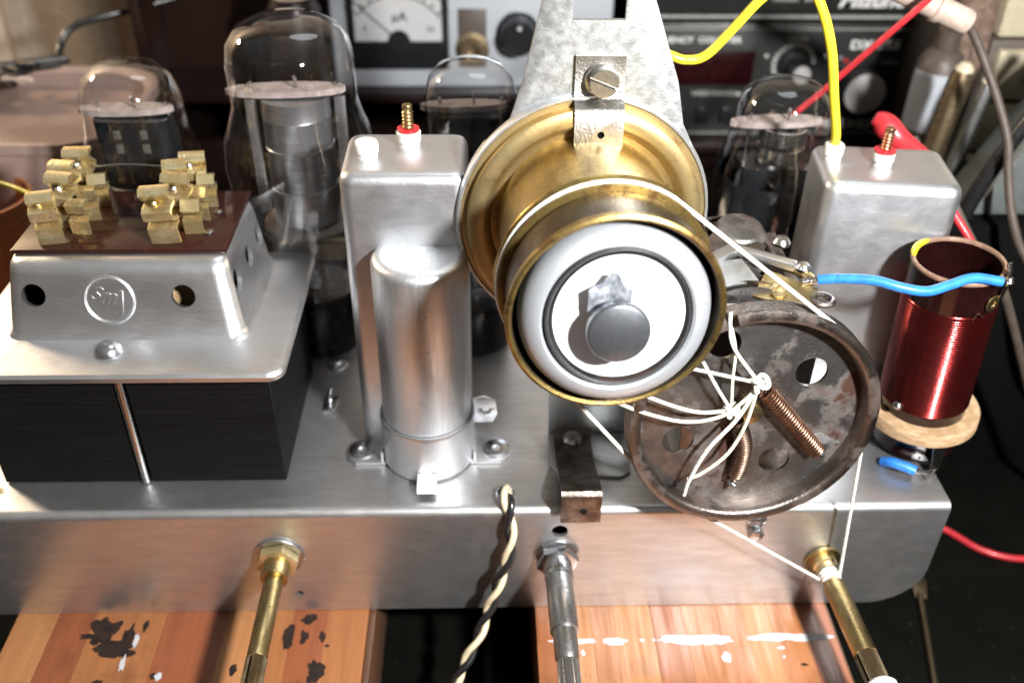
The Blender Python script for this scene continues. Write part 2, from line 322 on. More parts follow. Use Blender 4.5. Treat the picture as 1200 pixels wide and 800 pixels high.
WM = {}                                       # world matrices (in cm) of empties and parts
def thing(name, label, cat, loc=(0, 0, 0), rot=None, group=None, kind=None):
    o = bpy.data.objects.new(name, None); COL.objects.link(o); o.empty_display_size = .01
    m = T(*loc) @ (rot or I4); WM[o.name] = m
    o.matrix_world = Matrix.Translation(Vector(loc)*U) @ (rot or I4)
    if label: o['label'] = label
    if cat: o['category'] = cat
    if group: o['group'] = group
    if kind: o['kind'] = kind
    return o
def part(name, g, m, parent=None, local=False, ang=38, cut=None, label=None):
    """link geometry as one mesh object; world coordinates unless local"""
    base = WM[parent.name] if parent else I4
    inv = None if local else base.inverted()
    me = g.mesh(name, inv, ang)
    for c_ in ([] if cut is None else cut if isinstance(cut, list) else [cut]): me = boolean(me, c_.mesh('cutter', inv, 0), ang)
    me.materials.clear(); me.materials.append(m)
    o = bpy.data.objects.new(name, me); COL.objects.link(o)
    if parent: o.parent = parent
    WM[o.name] = base
    if label: o['label'] = label
    return o
def boolean(a, b, ang):
    oa = bpy.data.objects.new('a', a); ob = bpy.data.objects.new('b', b); COL.objects.link(oa); COL.objects.link(ob)
    md = oa.modifiers.new('x', 'BOOLEAN'); md.operation = 'DIFFERENCE'; md.object = ob; md.solver = 'EXACT'
    dg = bpy.context.evaluated_depsgraph_get(); dg.update()
    r = bpy.data.meshes.new_from_object(oa.evaluated_get(dg))
    bpy.data.objects.remove(oa); bpy.data.objects.remove(ob)
    r.shade_smooth(); r.set_sharp_from_angle(angle=R(ang))
    return r
def solo(name, g, m, label, cat, group=None, ang=38, cut=None):
    o = part(name, g, m, None, ang=ang, cut=cut); o['label'] = label; o['category'] = cat
    if group: o['group'] = group
    return o
def struct(name, g, m, cut=None, ang=38):
    o = part(name, g, m, None, ang=ang, cut=cut); o['kind'] = 'structure'; return o
def text_mesh(s, size, italic=0, bold=0, depth=.004, name='lettering', align='CENTER'):
    cu = bpy.data.curves.new('t', 'FONT'); cu.body = s; cu.size = size; cu.shear = italic; cu.offset = bold; cu.extrude = depth
    cu.align_x = align; cu.align_y = 'CENTER'; cu.resolution_u = 3
    o = bpy.data.objects.new('t', cu); COL.objects.link(o)
    dg = bpy.context.evaluated_depsgraph_get(); dg.update()
    me = bpy.data.meshes.new_from_object(o.evaluated_get(dg)); bpy.data.objects.remove(o)
    g = G(); g.bm.from_mesh(me); bpy.data.meshes.remove(me); return g
def lettering(s, size, Mx, m, parent, italic=0, bold=0, depth=.004, sx=1.0, align='CENTER', name='lettering'):
    g = text_mesh(s, size, italic, bold, depth, align=align)
    bmesh.ops.transform(g.bm, matrix=Mx @ Matrix.Diagonal((sx, 1, 1, 1)), verts=g.bm.verts)
    return part(name, g, m, parent, ang=0)
FRONT = RX(90)                                # text/prism plane XY -> world XZ, facing -Y

def copy_tree(o, parent=None):
    c = o.copy(); COL.objects.link(c); c.parent = parent
    for ch in [x for x in S.objects if x.parent == o]: copy_tree(ch, c)
    return c

# ================================================================= the setting
struct('bench', G().box(-90, 90, -60, 46, -9.0, -8.0), M['bench'])
struct('wall', G().box(-120, 120, 46, 48, -30, 120), M['wall'])

# ---------------------------------------------------------------- wooden boards under the chassis
def board(x0, x1, cols, label, widths):
    b = thing('wooden_board', label, 'board', ((x0+x1)/2, -2, -8))
    xs = [x0]
    for wd in widths: xs.append(xs[-1]+wd)
    k = (x1-x0)/(xs[-1]-x0); xs = [x0+(x-x0)*k for x in xs]
    for i in range(len(widths)):
        dz = random.uniform(-.002, 0)
        part('plank', G().box(xs[i]+(.012 if abs(xs[i]-5.05) < .5 else .001), xs[i+1]-.001, -15, 12, -7.98, -4.715+dz, .004, 1), WOODS[cols[i]], b)
    return b
bl = board(-16.7, -4.85, [2, 1, 0, 0, 1, 1, 2, 0, 1, 0], 'left striped wooden board with black burn stains, under the aluminium chassis', [1.3, 1.2, 1.25, 1.0, 1.1, .9, 1.1, 1.0, 1.1, 1.3])
br = board(.85, 10.9, [3, 2, 0, 2, 3, 0, 0, 2, 0, 1], 'right striped wooden board with a white paint line, under the aluminium chassis', [.8, 1.1, .8, 1.3, 1.1, 1.2, .9, .9, 1.1, 1.0])
part('board_edge', G().box(-4.846, -4.62, -15, 12, -7.98, -4.80, .04), M['wood_side'], bl)
part('board_edge', G().box(10.904, 11.0, -15, 12, -7.98, -4.76, .03), M['wood_side'], br)
def blob(cx, cy_, rx, ry, z, seed, rough=.45, n=64, th=.012):
    pts = []
    for k in range(n):
        a = 2*PI*k/n; f = 1+rough*noise.fractal(Vector((math.cos(a)*1.3+seed, math.sin(a)*1.3, seed*.7)), .9, 2.2, 4)
        pts.append((cx+rx*f*math.cos(a), cy_+ry*f*math.sin(a)))
    return G().prism(pts, z, z+th)
ZT = -4.712
stains = [(-13.55, -.75, .42, .55, 1), (-13.0, -1.45, .62, .30, 2), (-12.75, -1.0, .18, .5, 3), (-13.9, -.95, .55, .10, 4), (-12.28, -.55, .1, .22, 5),
          (-7.45, -1.1, .20, .45, 6), (-6.85, -.35, .26, .2, 7), (-6.9, -1.1, .14, .22, 8), (-6.3, -1.1, .11, .24, 9), (-6.35, -2.4, .26, .4, 10), (-6.1, -1.45, .07, .06, 11), (-9.0, -2.3, .12, .2, 12),
          (-13.2, -2.7, .16, .08, 13), (-11.5, -2.5, .1, .12, 14)]
for cx, cy_, rx, ry, sd in stains: part('burn_mark', blob(cx, cy_, rx, ry, ZT+sd*.0006, sd*3.1, .55, 110, .006), M['charmark'], bl)
for cx, cy_, rx, ry, sd in [(-12.42, -1.15, .09, .3, 31), (-12.6, -2.0, .08, .3, 32), (-11.3, -2.55, .1, .12, 33)]: part('paint_mark', blob(cx, cy_, rx, ry, ZT+.014, sd*3.1, .6), M['paintmark'], bl)
for cx, cy_, rx, ry, sd in [(2.0, -1.42, .75, .12, 41), (3.45, -1.45, .42, .14, 42), (4.35, -1.42, .09, .07, 46), (4.75, -1.42, .06, .05, 56), (5.9, -1.44, 1.0, .18, 43), (6.7, -1.45, .6, .19, 47), (8.7, -1.38, .85, .14, 44), (9.9, -1.40, .80, .17, 45),
                            (7.05, -2.15, .15, .20, 48), (8.95, -1.8, .14, .06, 49), (2.35, -1.9, .06, .12, 50), (8.95, -2.15, .05, .05, 51)]:
    part('paint_mark', blob(cx, cy_, rx, ry, ZT+(sd-40)*.0006, sd*3.1, .40, 120, .006), M['paintmark'], br)
part('dirt_mark', blob(9.55, -2.45, .1, .06, ZT, 77, .6), M['charmark'], br)

# ---------------------------------------------------------------- the chassis
ch = thing('radio_chassis', 'long folded aluminium chassis carrying valves, cans and the dial drum, resting on two boards', 'chassis', (0, 7, -4.7))
X0, X1, YB = -24.0, 14.1, 14.5
def fold_profile():
    r = .28; pts = []
    for i in range(7):
        a = R(180-90*i/6); pts.append((r+r*math.cos(a), -r+r*math.sin(a)))
    return pts
g = G(); b = bmesh.new(); th = .13
outer = [(0, -4.68)]+fold_profile()+[(YB-.3, 0), (YB, -.3), (YB, -4.68)]
inner = [(y*(1) + (th if y < 1 else -th if y > YB-1 else 0), z-(th if z > -1 else 0)) for y, z in outer]
inner = [(th, -4.68), (th, -.4), (.4, -th), (YB-.4, -th), (YB-th, -.4), (YB-th, -4.68)]
prof = outer+inner[::-1]
va = [b.verts.new((X0, y, z)) for y, z in prof]; vb = [b.verts.new((X1, y, z)) for y, z in prof]; n = len(prof)
for i in range(n): b.faces.new((va[i], va[(i+1) % n], vb[(i+1) % n], vb[i]))
b.faces.new(va[::-1]); b.faces.new(vb)
bmesh.ops.recalc_face_normals(b, faces=b.faces); g._add(b, None)
cut = G()
cut.cyl(.26, -1, 1, 24, M=T(1.55, 0, -.96) @ RX(90))                 # hole above the middle shaft
cut.cyl(.13, -1, 1, 16, M=T(-7.1, 0, -3.82) @ RX(90))                # small hole by the left shaft
cut.cyl(.25, -1, 1, 24, M=T(-.2, .78, 0))                            # wire hole in the top
cut.cyl(.07, -1, 1, 16, M=T(13.65, 1.3, 0))
pts = [(X1+1, -5.2), (X1+1, -2.9), (X1, -3.0)]
for i in range(9):
    a = R(0-90*i/8); pts.append((X1-1.95+1.95*math.cos(a), -3.0+1.72*math.sin(a)))
pts += [(X1-1.95, -5.2)]
cut.prism(pts, -3, 3, M=FRONT)
part('sheet_body', g, M['chassis'], ch, cut=cut, ang=30)
part('grommet', G().lathe([(.23, 0), (.30, .0), (.30, .04), (.26, .07), (.22, .05)], 28, M=T(-.2, .78, .0), closed=True), M['zinc'], ch)

# ---------------------------------------------------------------- screws used in several places
def screw(loc, rot, label, r=.26, slot='slot', mat_='zinc', washer=0, group=None, group_rot=0, name='screw'):
    s = thing(name, label, 'screw', loc, rot, group)
    h = r*.62
    cutter = G().box(-r*2, r*2, -r*.13, r*.13, h*.45, h*3, M=RZ(group_rot))
    if slot == 'cross': cutter.box(-r*.13, r*.13, -r*2, r*2, h*.45, h*3, M=RZ(group_rot))
    if mat_ == 'clip':
        h = r*.75; cutter = G().box(-r*2, r*2, -r*.11, r*.11, h*.55, h*3, M=RZ(group_rot))
    prof = [(0, 0), (r, 0), (r, h*.9), (r*.95, h), (0, h)] if mat_ == 'clip' else [(0, 0), (r*.96, 0), (r, h*.25), (r*.9, h*.62), (r*.62, h*.92), (r*.3, h*1.02), (0, h*1.05)]
    part('screw_head', G().lathe(prof, 28), M[mat_], s, local=True, cut=cutter)
    if washer: part('washer', G().lathe([(r*.5, -.06), (washer-.02, -.06), (washer, -.04), (washer, -.01), (washer-.02, 0), (r*.5, 0)], 32, closed=True), M[mat_], s, local=True)
    return s

# ---------------------------------------------------------------- mains transformer
tr = thing('transformer', 'black laminated transformer with an aluminium bell cover and brass lugs, at the far left', 'transformer', (-11.8, 4.6, 0))
part('core', G().box(-16.3, -11.98, 1.45, 7.4, .03, 4.34, .03, 1), M['core'], tr, label='left half of the black laminated core')
part('core', G().box(-11.62, -7.3, 1.45, 7.4, .03, 4.34, .03, 1), M['core'], tr, label='right half of the black laminated core')
part('core', G().box(-11.98, -11.62, 1.62, 7.4, .03, 4.34), M['core'], tr, label='groove between the core halves')
part('stay_bolt', G().cyl(.13, .05, 4.4, 16, M=T(-11.8, 1.45, 0)), M['rod'], tr)
cov = G().loft([(-16.75, -6.85, 1.1, 8.15, 4.35, .45), (-16.8, -6.78, 1.03, 8.22, 4.42, .5), (-16.8, -6.78, 1.03, 8.22, 4.56, .5), (-16.72, -6.86, 1.11, 8.14, 4.66, .45), (-16.55, -7.02, 1.28, 7.98, 4.70, .4),
                (-15.60, -8.02, 2.48, 7.85, 4.74, .5), (-15.45, -8.14, 2.66, 7.8, 4.80, .5), (-15.36, -8.24, 2.78, 7.75, 4.95, .5),
                (-15.10, -8.50, 3.25, 7.72, 6.75, .5), (-15.06, -8.55, 3.35, 7.7, 6.95, .48), (-14.98, -8.64, 3.48, 7.65, 7.08, .45), (-14.85, -8.76, 3.62, 7.6, 7.13, .4)], 8)
ct = G()
slope = math.degrees(math.atan2(.47, 1.8))
for hx, hz in ((-14.35, 6.15), (-9.90, 6.10)): ct.cyl(.36, -1.2, 1.2, 32, M=T(hx, 3.1, hz) @ RX(90-slope))
for hy, hz in ((3.9, 6.2), (5.5, 6.1), (7.0, 6.05)): ct.cyl(.36, -1.0, 1.0, 28, M=T(-8.4, hy, hz) @ RY(90))
cv = G().loft([(-16.5, -7.1, 1.35, 7.9, 4.2, .3), (-15.25, -8.35, 2.9, 7.65, 4.75, .4), (-14.98, -8.64, 3.42, 7.58, 6.75, .4), (-14.8, -8.8, 3.6, 7.5, 6.98, .3)], 6)
part('bell_cover', cov, M['cast'], tr, cut=[cv, ct], ang=30)
part('winding', G().box(-14.4, -9.3, 3.9, 7.2, 4.34, 6.3, .3), M['card'], tr)
part('terminal_plate', G().box(-15.02, -8.6, 3.85, 7.75, 7.137, 7.28, .03), M['bakelite'], tr)
EM = T(-12.12, 3.075, 6.0) @ RX(90-slope)
ring = G().lathe([(.64, -.02), (.69, .05), (.73, .07), (.77, .05), (.82, -.02)], 48, M=EM)
emb = part('emblem', ring, M['cast'], tr)
lettering('Sm', .62, EM @ T(-.18, .12, .0) @ RZ(-8), M['cast'], emb, italic=.3, bold=.03, depth=.05)
lettering('J', .85, EM @ T(.30, -.08, .0), M['cast'], emb, italic=.1, bold=.03, depth=.05)
g = G()
sc = part('flange_rivet', G().lathe([(0, .02), (.38, .02), (.42, .08), (.37, .24), (.2, .36), (0, .39)], 28, M=T(-12.15, 2.15, 4.68)), M['zinc'], tr)
# brass terminal lugs: a block foot with a folded tab, four each side and three staggered beside them
def lug_path(v):
    return [(.0, 0), (-.03, .50), (.10, .56), (.28, .58), (.30, .72), (.02, .78), (-.10, .86), (-.12, 1.08), (.02, 1.16), (.32, 1.18), (.36, 1.30), (.10, 1.40+v), (.02, 1.52+v), (.12, 1.64+v), (.34, 1.66+v)]
for xx, hand in ((-13.92, 1), (-10.48, 1)):
    for i in range(4):
        yy = 4.30+i*.86
        mx = T(xx+(i % 2)*.16+i*.04+random.uniform(-.05, .05), yy+random.uniform(-.06, .06), 7.28) @ RZ(random.uniform(-14, 14)) @ RY(random.uniform(-5, 5))
        lg = part('terminal_lug', G().strip(lug_path(random.uniform(-.16, .18)), random.uniform(.72, .92), .11, M=mx), M['brass_lug'], tr, ang=50)
        part('clamp_screw', G().lathe([(0, 0), (.17, 0), (.19, .06), (.15, .14), (0, .17)], 16, M=mx @ T(-.12, .18, 1.22)), M['solder' if i % 2 else 'brass_shaft'], lg)
    for i in range(3):
        yy = 4.85+i*.88
        mx = T(xx+.72+i*.03, yy, 7.28) @ RZ(random.uniform(-12, 12))
        part('terminal_lug', G().strip([(0, 0), (-.02, .42), (.12, .5), (.3, .52), (.32, .66), (0, .72), (-.06, .9+random.uniform(-.1, .2)), (.1, 1.05), (.3, 1.0)], random.uniform(.5, .66), .09, M=mx), M['brass_lug'], tr, ang=50)
part('link_wire', G().tube([(-13.3, 6.9, 8.55), (-12.2, 6.95, 8.6), (-10.9, 6.9, 8.55)], .035, 8, sub=6), M['rod'], tr)
for yy, s_ in ((4.9, .14), (6.2, .12)): part('small_rivet', G().lathe([(0, 0), (s_, 0), (s_*1.1, .05), (0, .12)], 16, M=T(-9.35, yy, 7.28)), M['rod'], tr)

# ---------------------------------------------------------------- IF cans
def if_can(name, label, loc, rz, wx, wy, h, with_wire):
    c = thing(name, label, 'shielding can', loc, RZ(rz), 'square aluminium coil cans on the chassis')
    a, d = wx/2, wy/2; r = .38
    part('can_body', G().loft([(-a, a, -d, d, 0, r), (-a, a, -d, d, h-.32, r), (-a+.03, a-.03, -d+.03, d-.03, h-.18, r), (-a+.1, a-.1, -d+.1, d-.1, h-.07, r*.9), (-a+.22, a-.22, -d+.22, d-.22, h-.01, r*.7), (-a+.4, a-.4, -d+.4, d-.4, h, r*.4)], 8), M['can'], c, local=True)
    return c
c1 = if_can('coil_can', 'tall square aluminium can behind the round capacitor, with two white bushings', (-3.12, 4.75, 0), 0, 3.65, 3.1, 10.0, False)
c2 = if_can('coil_can', 'tall square aluminium can at the right with a yellow wire going into its top', (11.85, 6.02, 0), -6.5, 4.15, 3.05, 9.0, True)
def bushing(c, x, y, z, r=.32, h=.48):
    return part('bushing', G().lathe([(0, 0), (r*.9, 0), (r*.9, h*.3), (r, h*.32), (r, h*.9), (r*.9, h), (r*.35, h), (r*.3, h*.9), (0, h*.9)], 24, M=T(x, y, z)), M['white'], c)
bushing(c1, -4.22, 4.55, 10.0, .35, .45); b1 = bushing(c1, -3.05, 5.35, 10.0, .37, .45)
bushing(c2, 10.28, 6.5, 9.0, .31, .50); b2 = bushing(c2, 11.75, 6.1, 9.0, .33, .42)
for bb, x, y, z, mm in ((b1, -3.05, 5.35, 10.45, 'brass_shaft'), (b2, 11.75, 6.1, 9.42, 'copper')):
    part('red_collar', G().cyl(.33, 0, .07, 24, M=T(x, y, z)), M['red'], bb)
    g = G()
    zz = z+.07; prof = [(0, zz-z)]
    prof = [(0, 0), (.15, 0)]
    for i in range(5): prof += [(.17, .05+i*.11), (.135, .10+i*.11)]
    prof += [(.16, .66), (.14, .72), (0, .73)]
    part('core_screw', G().lathe(prof, 18, M=T(x, y, z+.07)), M[mm], bb)

# ---------------------------------------------------------------- electrolytic capacitor with its clamp
el = thing('capacitor', 'round upright aluminium capacitor can in front of the left square can', 'capacitor', (-2.72, 2.75, 0))
EX, EY, ER = -2.72, 2.75, 1.43
part('can_body', G().lathe([(0, .05), (ER-.05, .05), (ER, .12), (ER, 7.48), (ER-.02, 7.60), (ER-.09, 7.71), (ER-.2, 7.77), (ER-.34, 7.77), (ER-.45, 7.74), (0, 7.74)], 72, M=T(EX, EY, 0)), M['can_round'], el)
cl = thing('capacitor_clamp', 'aluminium ring clamp with two bolted feet round the base of the round capacitor', 'clamp', (EX, EY, 0))
part('ring', G().lathe([(ER+.02, .10), (ER+.09, .12), (ER+.10, .3), (ER+.10, 1.75), (ER+.12, 1.84), (ER+.09, 1.92), (ER+.02, 1.9)], 72, M=T(EX, EY, 0), closed=True), M['can'], cl)
part('solder_tab', G().strip([(0, 0), (-.28, -.02), (-.55, -.03), (-.62, -.18), (-.62, -.2)], .62, .1, M=T(EX+.02, EY-ER-.10, .42) @ RX(0)), M['white'], cl)
for sx in (-1, 1):
    fx = EX+sx*(ER+.72)
    ft = part('clamp_foot', G().prism([(fx-sx*.75, EY-.62), (fx+sx*.25, EY-.62), (fx+sx*.55, EY-.35), (fx+sx*.6, EY), (fx+sx*.5, EY+.4), (fx+sx*.2, EY+.6), (fx-sx*.75, EY+.6)][::sx], .02, .13, .03), M['cast'], cl)
    part('foot_web', G().box(EX+sx*(ER+.10)-.05, EX+sx*(ER+.10)+.05, EY-.6, EY+.6, .13, .55, .03), M['cast'], cl)
screw((EX-ER-.82, EY-.02, .19), RZ(20), 'zinc cross-head screw in the left foot of the capacitor clamp', .32, 'cross', washer=.42, group='screws of the capacitor clamp')
screw((EX+ER+.82, EY-.02, .19), RZ(50), 'zinc cross-head screw in the right foot of the capacitor clamp', .34, 'cross', washer=.46, group='screws of the capacitor clamp')
ear = part('clamp_ear', G().prism([(0, 0), (.7, 0), (.85, .35), (.8, .9), (.4, 1.1), (0, 1.0)], -.06, .06, .02, M=T(EX+ER+.02, EY+.55, .9) @ FRONT), M['can'], cl)
screw((EX+ER+.48, EY+.48, 1.45), RX(80), 'zinc cross-head screw tightening the side ear of the capacitor clamp', .24, 'cross', washer=.3)

# small fittings between the transformer and the cans
screw((-6.43, 7.66, .05), I4, 'domed screw on the chassis top beside the big valve', .32, 'slot', washer=.40)
sl = thing('solder_lug', 'small zinc stud on a chassis slot between transformer and square can', 'lug', (-6.37, 5.42, 0))
part('plate', G().prism([(-6.6, 4.9), (-6.15, 4.9), (-6.08, 5.7), (-6.6, 5.7)], .01, .08, .02), M['zinc'], sl)
part('stud', G().tube([(-6.35, 5.1, .1), (-6.36, 5.3, .35), (-6.35, 5.6, .45)], .11, 10, sub=5), M['zinc'], sl)

# ---------------------------------------------------------------- dial bracket
bk = thing('dial_bracket', 'tall grey tapered steel bracket holding the brass indicator barrel', 'bracket', (2.1, 3.5, 0))
cx0, cz0 = 2.08, 8.62
Lp = [(.16, 18.0), (.72, 14.9), (.25, 12.6), (-.27, 10.9), (-.62, 10.55)]
Lp = [(-.0+.95, 18.0), (.74, 14.9), (.24, 12.6), (-.25, 11.0)]
arcL = [(cx0+3.66*math.cos(R(a)), cz0+3.66*math.sin(R(a))) for a in range(142, 232, 5)]
arcR = [(cx0+3.66*math.cos(R(a)), cz0+3.66*math.sin(R(a))) for a in range(-50, 40, 5)]
Rp = [(4.72, 11.4), (4.45, 12.6), (3.58, 14.9), (3.1, 18.0)]
outl = Lp+arcL+[(.2, 5.0), (1.0, 3.6), (1.3, 2.4), (1.35, .16), (4.0, .16), (4.0, 2.6), (4.1, 4.6)]+arcR+Rp
g = G().prism(outl, -.08, .08, .02, M=T(0, 3.6, 0) @ FRONT)
ct = G().prism([(1.5, 14.25), (2.88, 14.25), (2.9, 17), (1.45, 17)], -1, 1, M=T(0, 3.6, 0) @ FRONT)
ct.cyl(.19, -1, 1, 20, M=T(2.30, 3.6, 13.55) @ RX(90)); ct.box(2.11, 2.49, 3, 4.2, 13.2, 13.55)
part('bracket_plate', g, M['plate'], bk, cut=ct)
ft = [(1.35, 1.9), (1.6, 1.5), (3.6, 1.35), (3.95, 1.6), (4.02, 2.1), (4.0, 3.68), (1.35, 3.68)]
part('foot', G().prism(ft, .01, .15, .03), M['plate'], bk)
# clip with its screw
cpl = thing('retaining_clip', 'small bent nickel clip screwed to the grey bracket above the brass ring', 'clip', (2.35, 3.4, 12.3))
# local path: y offset outward, z
gc = G().strip([(3.45, 13.35), (3.44, 12.28), (3.36, 12.16), (3.02, 12.05), (2.94, 11.95), (2.92, 11.0)], 1.34, .09, M=T(2.30, 0, 0))
cc = G().cyl(.10, -1, 1, 16, M=T(2.36, 2.9, 11.35) @ RX(90))
part('clip_strip', gc, M['clip'], cpl, cut=cc)
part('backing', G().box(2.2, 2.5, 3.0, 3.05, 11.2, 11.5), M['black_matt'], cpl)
part('spring_washer', G().lathe([(.22, 0), (.44, 0), (.45, .05), (.42, .1), (.22, .1)], 32, M=T(2.30, 3.40, 12.72) @ RX(90), closed=True), M['clip'], cpl)
screw((2.38, 3.28, 12.74), RX(90), 'slotted cheese-head screw holding the nickel clip to the bracket', .40, 'slot', 'clip', group_rot=-22)

# ---------------------------------------------------------------- indicator barrel (flange, pulley, tube)
F0 = Vector((2.08, 3.0, 8.62)); F1 = Vector((2.39, -2.04, 8.82)); AX = (F1-F0).normalized(); LEN = (F1-F0).length
BM = aim(F0, AX)
bar = thing('indicator_barrel', 'brass barrel with a wide gold flange and cord groove, holding the round indicator valve', 'barrel', tuple(F0))
part('flange', G().lathe([(2.3, -.42), (3.55, -.42), (3.58, -.3), (3.55, -.25), (3.40, -.25), (3.38, .05), (3.30, .10), (2.98, .12), (2.90, .08), (2.70, -.22), (2.45, -.30), (2.3, -.3)], 96, M=BM, closed=True), M['brass_ring'], bar)
part('hole_collar', G().lathe([(3.56, -.5), (3.68, -.5), (3.70, -.38), (3.66, -.2), (3.59, -.2)], 96, M=BM, closed=True), M['can'], bar)
gz = 3.45
part('sleeve', G().lathe([(2.2, -.3), (2.52, -.3), (2.50, gz-.4), (2.3, gz-.4)], 96, M=BM, closed=True), M['brass_shaft'], bar)
part('pulley_rim', G().lathe([(2.45, gz-.32), (2.84, gz-.32), (2.88, gz-.27), (2.86, gz-.2), (2.74, gz-.1), (2.74, gz+.06), (2.80, gz+.10), (2.81, gz+.14), (2.77, gz+.18), (2.45, gz+.18)], 96, M=BM, closed=True), M['brass_bead'], bar)
part('barrel_wall', G().lathe([(2.46, gz+.2), (2.62, gz+.2), (2.62, LEN-.16), (2.70, LEN-.10), (2.73, LEN), (2.70, LEN+.08), (2.62, LEN+.09), (2.56, LEN+.02), (2.53, LEN-.9), (2.46, LEN-1.2)], 96, M=BM, closed=True), M['brass_dull'], bar)
part('front_bead', G().lathe([(2.60, LEN-.24), (2.70, LEN-.18), (2.745, LEN-.05), (2.735, LEN+.07), (2.66, LEN+.12), (2.585, LEN+.08)], 96, M=BM, closed=True), M['brass_bead'], bar)
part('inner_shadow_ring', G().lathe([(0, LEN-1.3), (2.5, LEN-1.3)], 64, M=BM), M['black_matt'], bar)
# indicator valve sitting in the barrel, tilted up
ED = Vector((AX.x, AX.y, AX.z+.12)).normalized()
EC = F1+AX*(-.05)
VM = aim(EC, ED)
ev = thing('indicator_valve', 'round indicator valve with a white target and small grey cap, inside the brass barrel', 'valve', tuple(EC))
part('mask_ring', G().lathe([(2.36, -.6), (2.41, -.35), (2.40, -.08), (2.33, .12), (2.20, .26), (2.02, .36), (1.92, .37), (1.86, .31), (1.85, -.3)], 96, M=VM), M['mask'], ev)
VI = VM @ T(.06, -.03, .14)
part('bezel', G().lathe([(1.85, -.35), (1.85, .10), (1.80, .14), (1.75, .1), (1.72, .0), (1.71, -.35)], 96, M=VI, closed=True), M['bezel'], ev, label='dark bezel round the white target')
part('target', G().lathe([(1.70, .02), (1.64, .02), (1.5, -.02), (1.2, -.08), (.7, -.13), (.3, -.15), (0, -.15)], 96, M=VI), M['phosphor'], ev)
part('dark_ring', G().lathe([(1.72, .0), (1.72, .06), (1.66, .05), (1.62, -.0)], 96, M=VI, closed=True), M['black'], ev)
part('cap', G().lathe([(0, .38), (.70, .38), (.75, .35), (.78, .30), (.78, .1), (.72, .02), (.0, .0)], 48, M=VI @ T(-.12, -.12, .34)), M['cap_grey'], ev)
part('cap_post', G().cyl(.2, -.15, .35, 20, M=VI @ T(-.08, .05, 0)), M['rod'], ev)
b = bmesh.new(); random.seed(3); nx, ny = 7, 5; vs = {}
for i in range(nx):
    for j in range(ny): vs[i, j] = b.verts.new((-.62+i*.175, .25+j*.19+(.18 if 2 < i < 5 and j == ny-1 else -.12*abs(i-3)*.5 if j == ny-1 else 0), random.uniform(-.07, .07)+.22*abs(i-3)/3))
for i in range(nx-1):
    for j in range(ny-1): b.faces.new((vs[i, j], vs[i+1, j], vs[i+1, j+1], vs[i, j+1]))
r_ = bmesh.ops.extrude_face_region(b, geom=b.faces[:])
bmesh.ops.translate(b, vec=(0, 0, -.06), verts=[v for v in r_['geom'] if isinstance(v, bmesh.types.BMVert)])
bmesh.ops.recalc_face_normals(b, faces=b.faces)
gg = G(); gg._add(b, VI @ T(-.20, -.02, .06) @ RX(8) @ Matrix.Diagonal((1.0, 1.1, .6, 1))); part('foil_vane', gg, M['foil'], ev, ang=10)
part('glass_face', G().lathe([(1.74, .20), (1.6, .42), (1.3, .62), (.9, .76), (.4, .84), (0, .85)], 72, M=VI), M['lens'], ev)

# ---------------------------------------------------------------- big dial drum
DC = Vector((6.78, -.62, 4.30)); DM = aim(DC, (math.sin(R(3))*math.cos(R(5)), -math.cos(R(3))*math.cos(R(5)), math.sin(R(5))))
# make local Y point up-ish
zx = (DM.to_3x3() @ Vector((0, 0, 1))).normalized(); yx = Vector((0, 0, 1)); xx_ = yx.cross(zx).normalized(); yx = zx.cross(xx_)
DM = Matrix(((xx_.x, yx.x, zx.x, DC.x), (xx_.y, yx.y, zx.y, DC.y), (xx_.z, yx.z, zx.z, DC.z), (0, 0, 0, 1)))
dr = thing('dial_drum', 'large rusty steel dial drum with holes, springs and cord ends inside', 'drum', tuple(DC))
DR = 3.60
rimg = G().lathe([(3.22, -.42), (3.50, -.42), (3.60, -.38), (3.62, -.28), (3.48, -.08), (3.42, 0), (3.48, .08), (3.62, .20), (3.63, .27), (3.58, .34), (3.48, .36), (3.32, .34), (3.26, .28), (3.23, .1)], 128, M=DM, closed=True)
ntc = G().box(-.16, .16, -.6, .6, .0, 1, M=DM @ RZ(0) @ T(-1.05, 3.35, 0) @ RZ(15))
part('rim', rimg, M['rim'], dr, cut=ntc)
web = G().lathe([(0, -.20), (3.24, -.20), (3.24, -.30), (0, -.30)], 128, M=DM)
hc = G()
HOL = [(1.62, 1.32), (.98, -1.72), (-2.0, -.85), (-1.0, 2.35)]
for hx, hy in HOL: hc.cyl(.47, -2, 2, 32, M=DM @ T(hx, hy, 0))
part('web', web, M['rust'], dr, cut=hc)
part('hub', G().lathe([(0, -.4), (.42, -.4), (.40, -.1), (.32, .02), (.15, .06), (0, .06)], 36, M=DM @ T(.0, .1, 0)), M['brass_shaft'], dr)
part('shaft', G().cyl(.3, -3.2, -.22, 24, M=DM), M['steel'], dr)
part('anchor_lug', G().tube([(2.25, -1.35, -.36), (2.3, -1.36, -.0), (2.22, -1.42, .1)], .09, 10, sub=4, M=DM), M['zinc'], dr)
part('anchor_lug', G().tube([(-.28, -2.35, -.36), (-.30, -2.36, -.0), (-.22, -2.42, .1)], .1, 10, sub=4, M=DM), M['zinc'], dr)
part('paint_mark', blob(2.35, -1.15, .5, .22, 0, 91, .6).bm and G()._add(blob(2.35, -1.1, .45, .2, -.199, 91, .9, th=.01).bm, DM), M['plate'], dr)

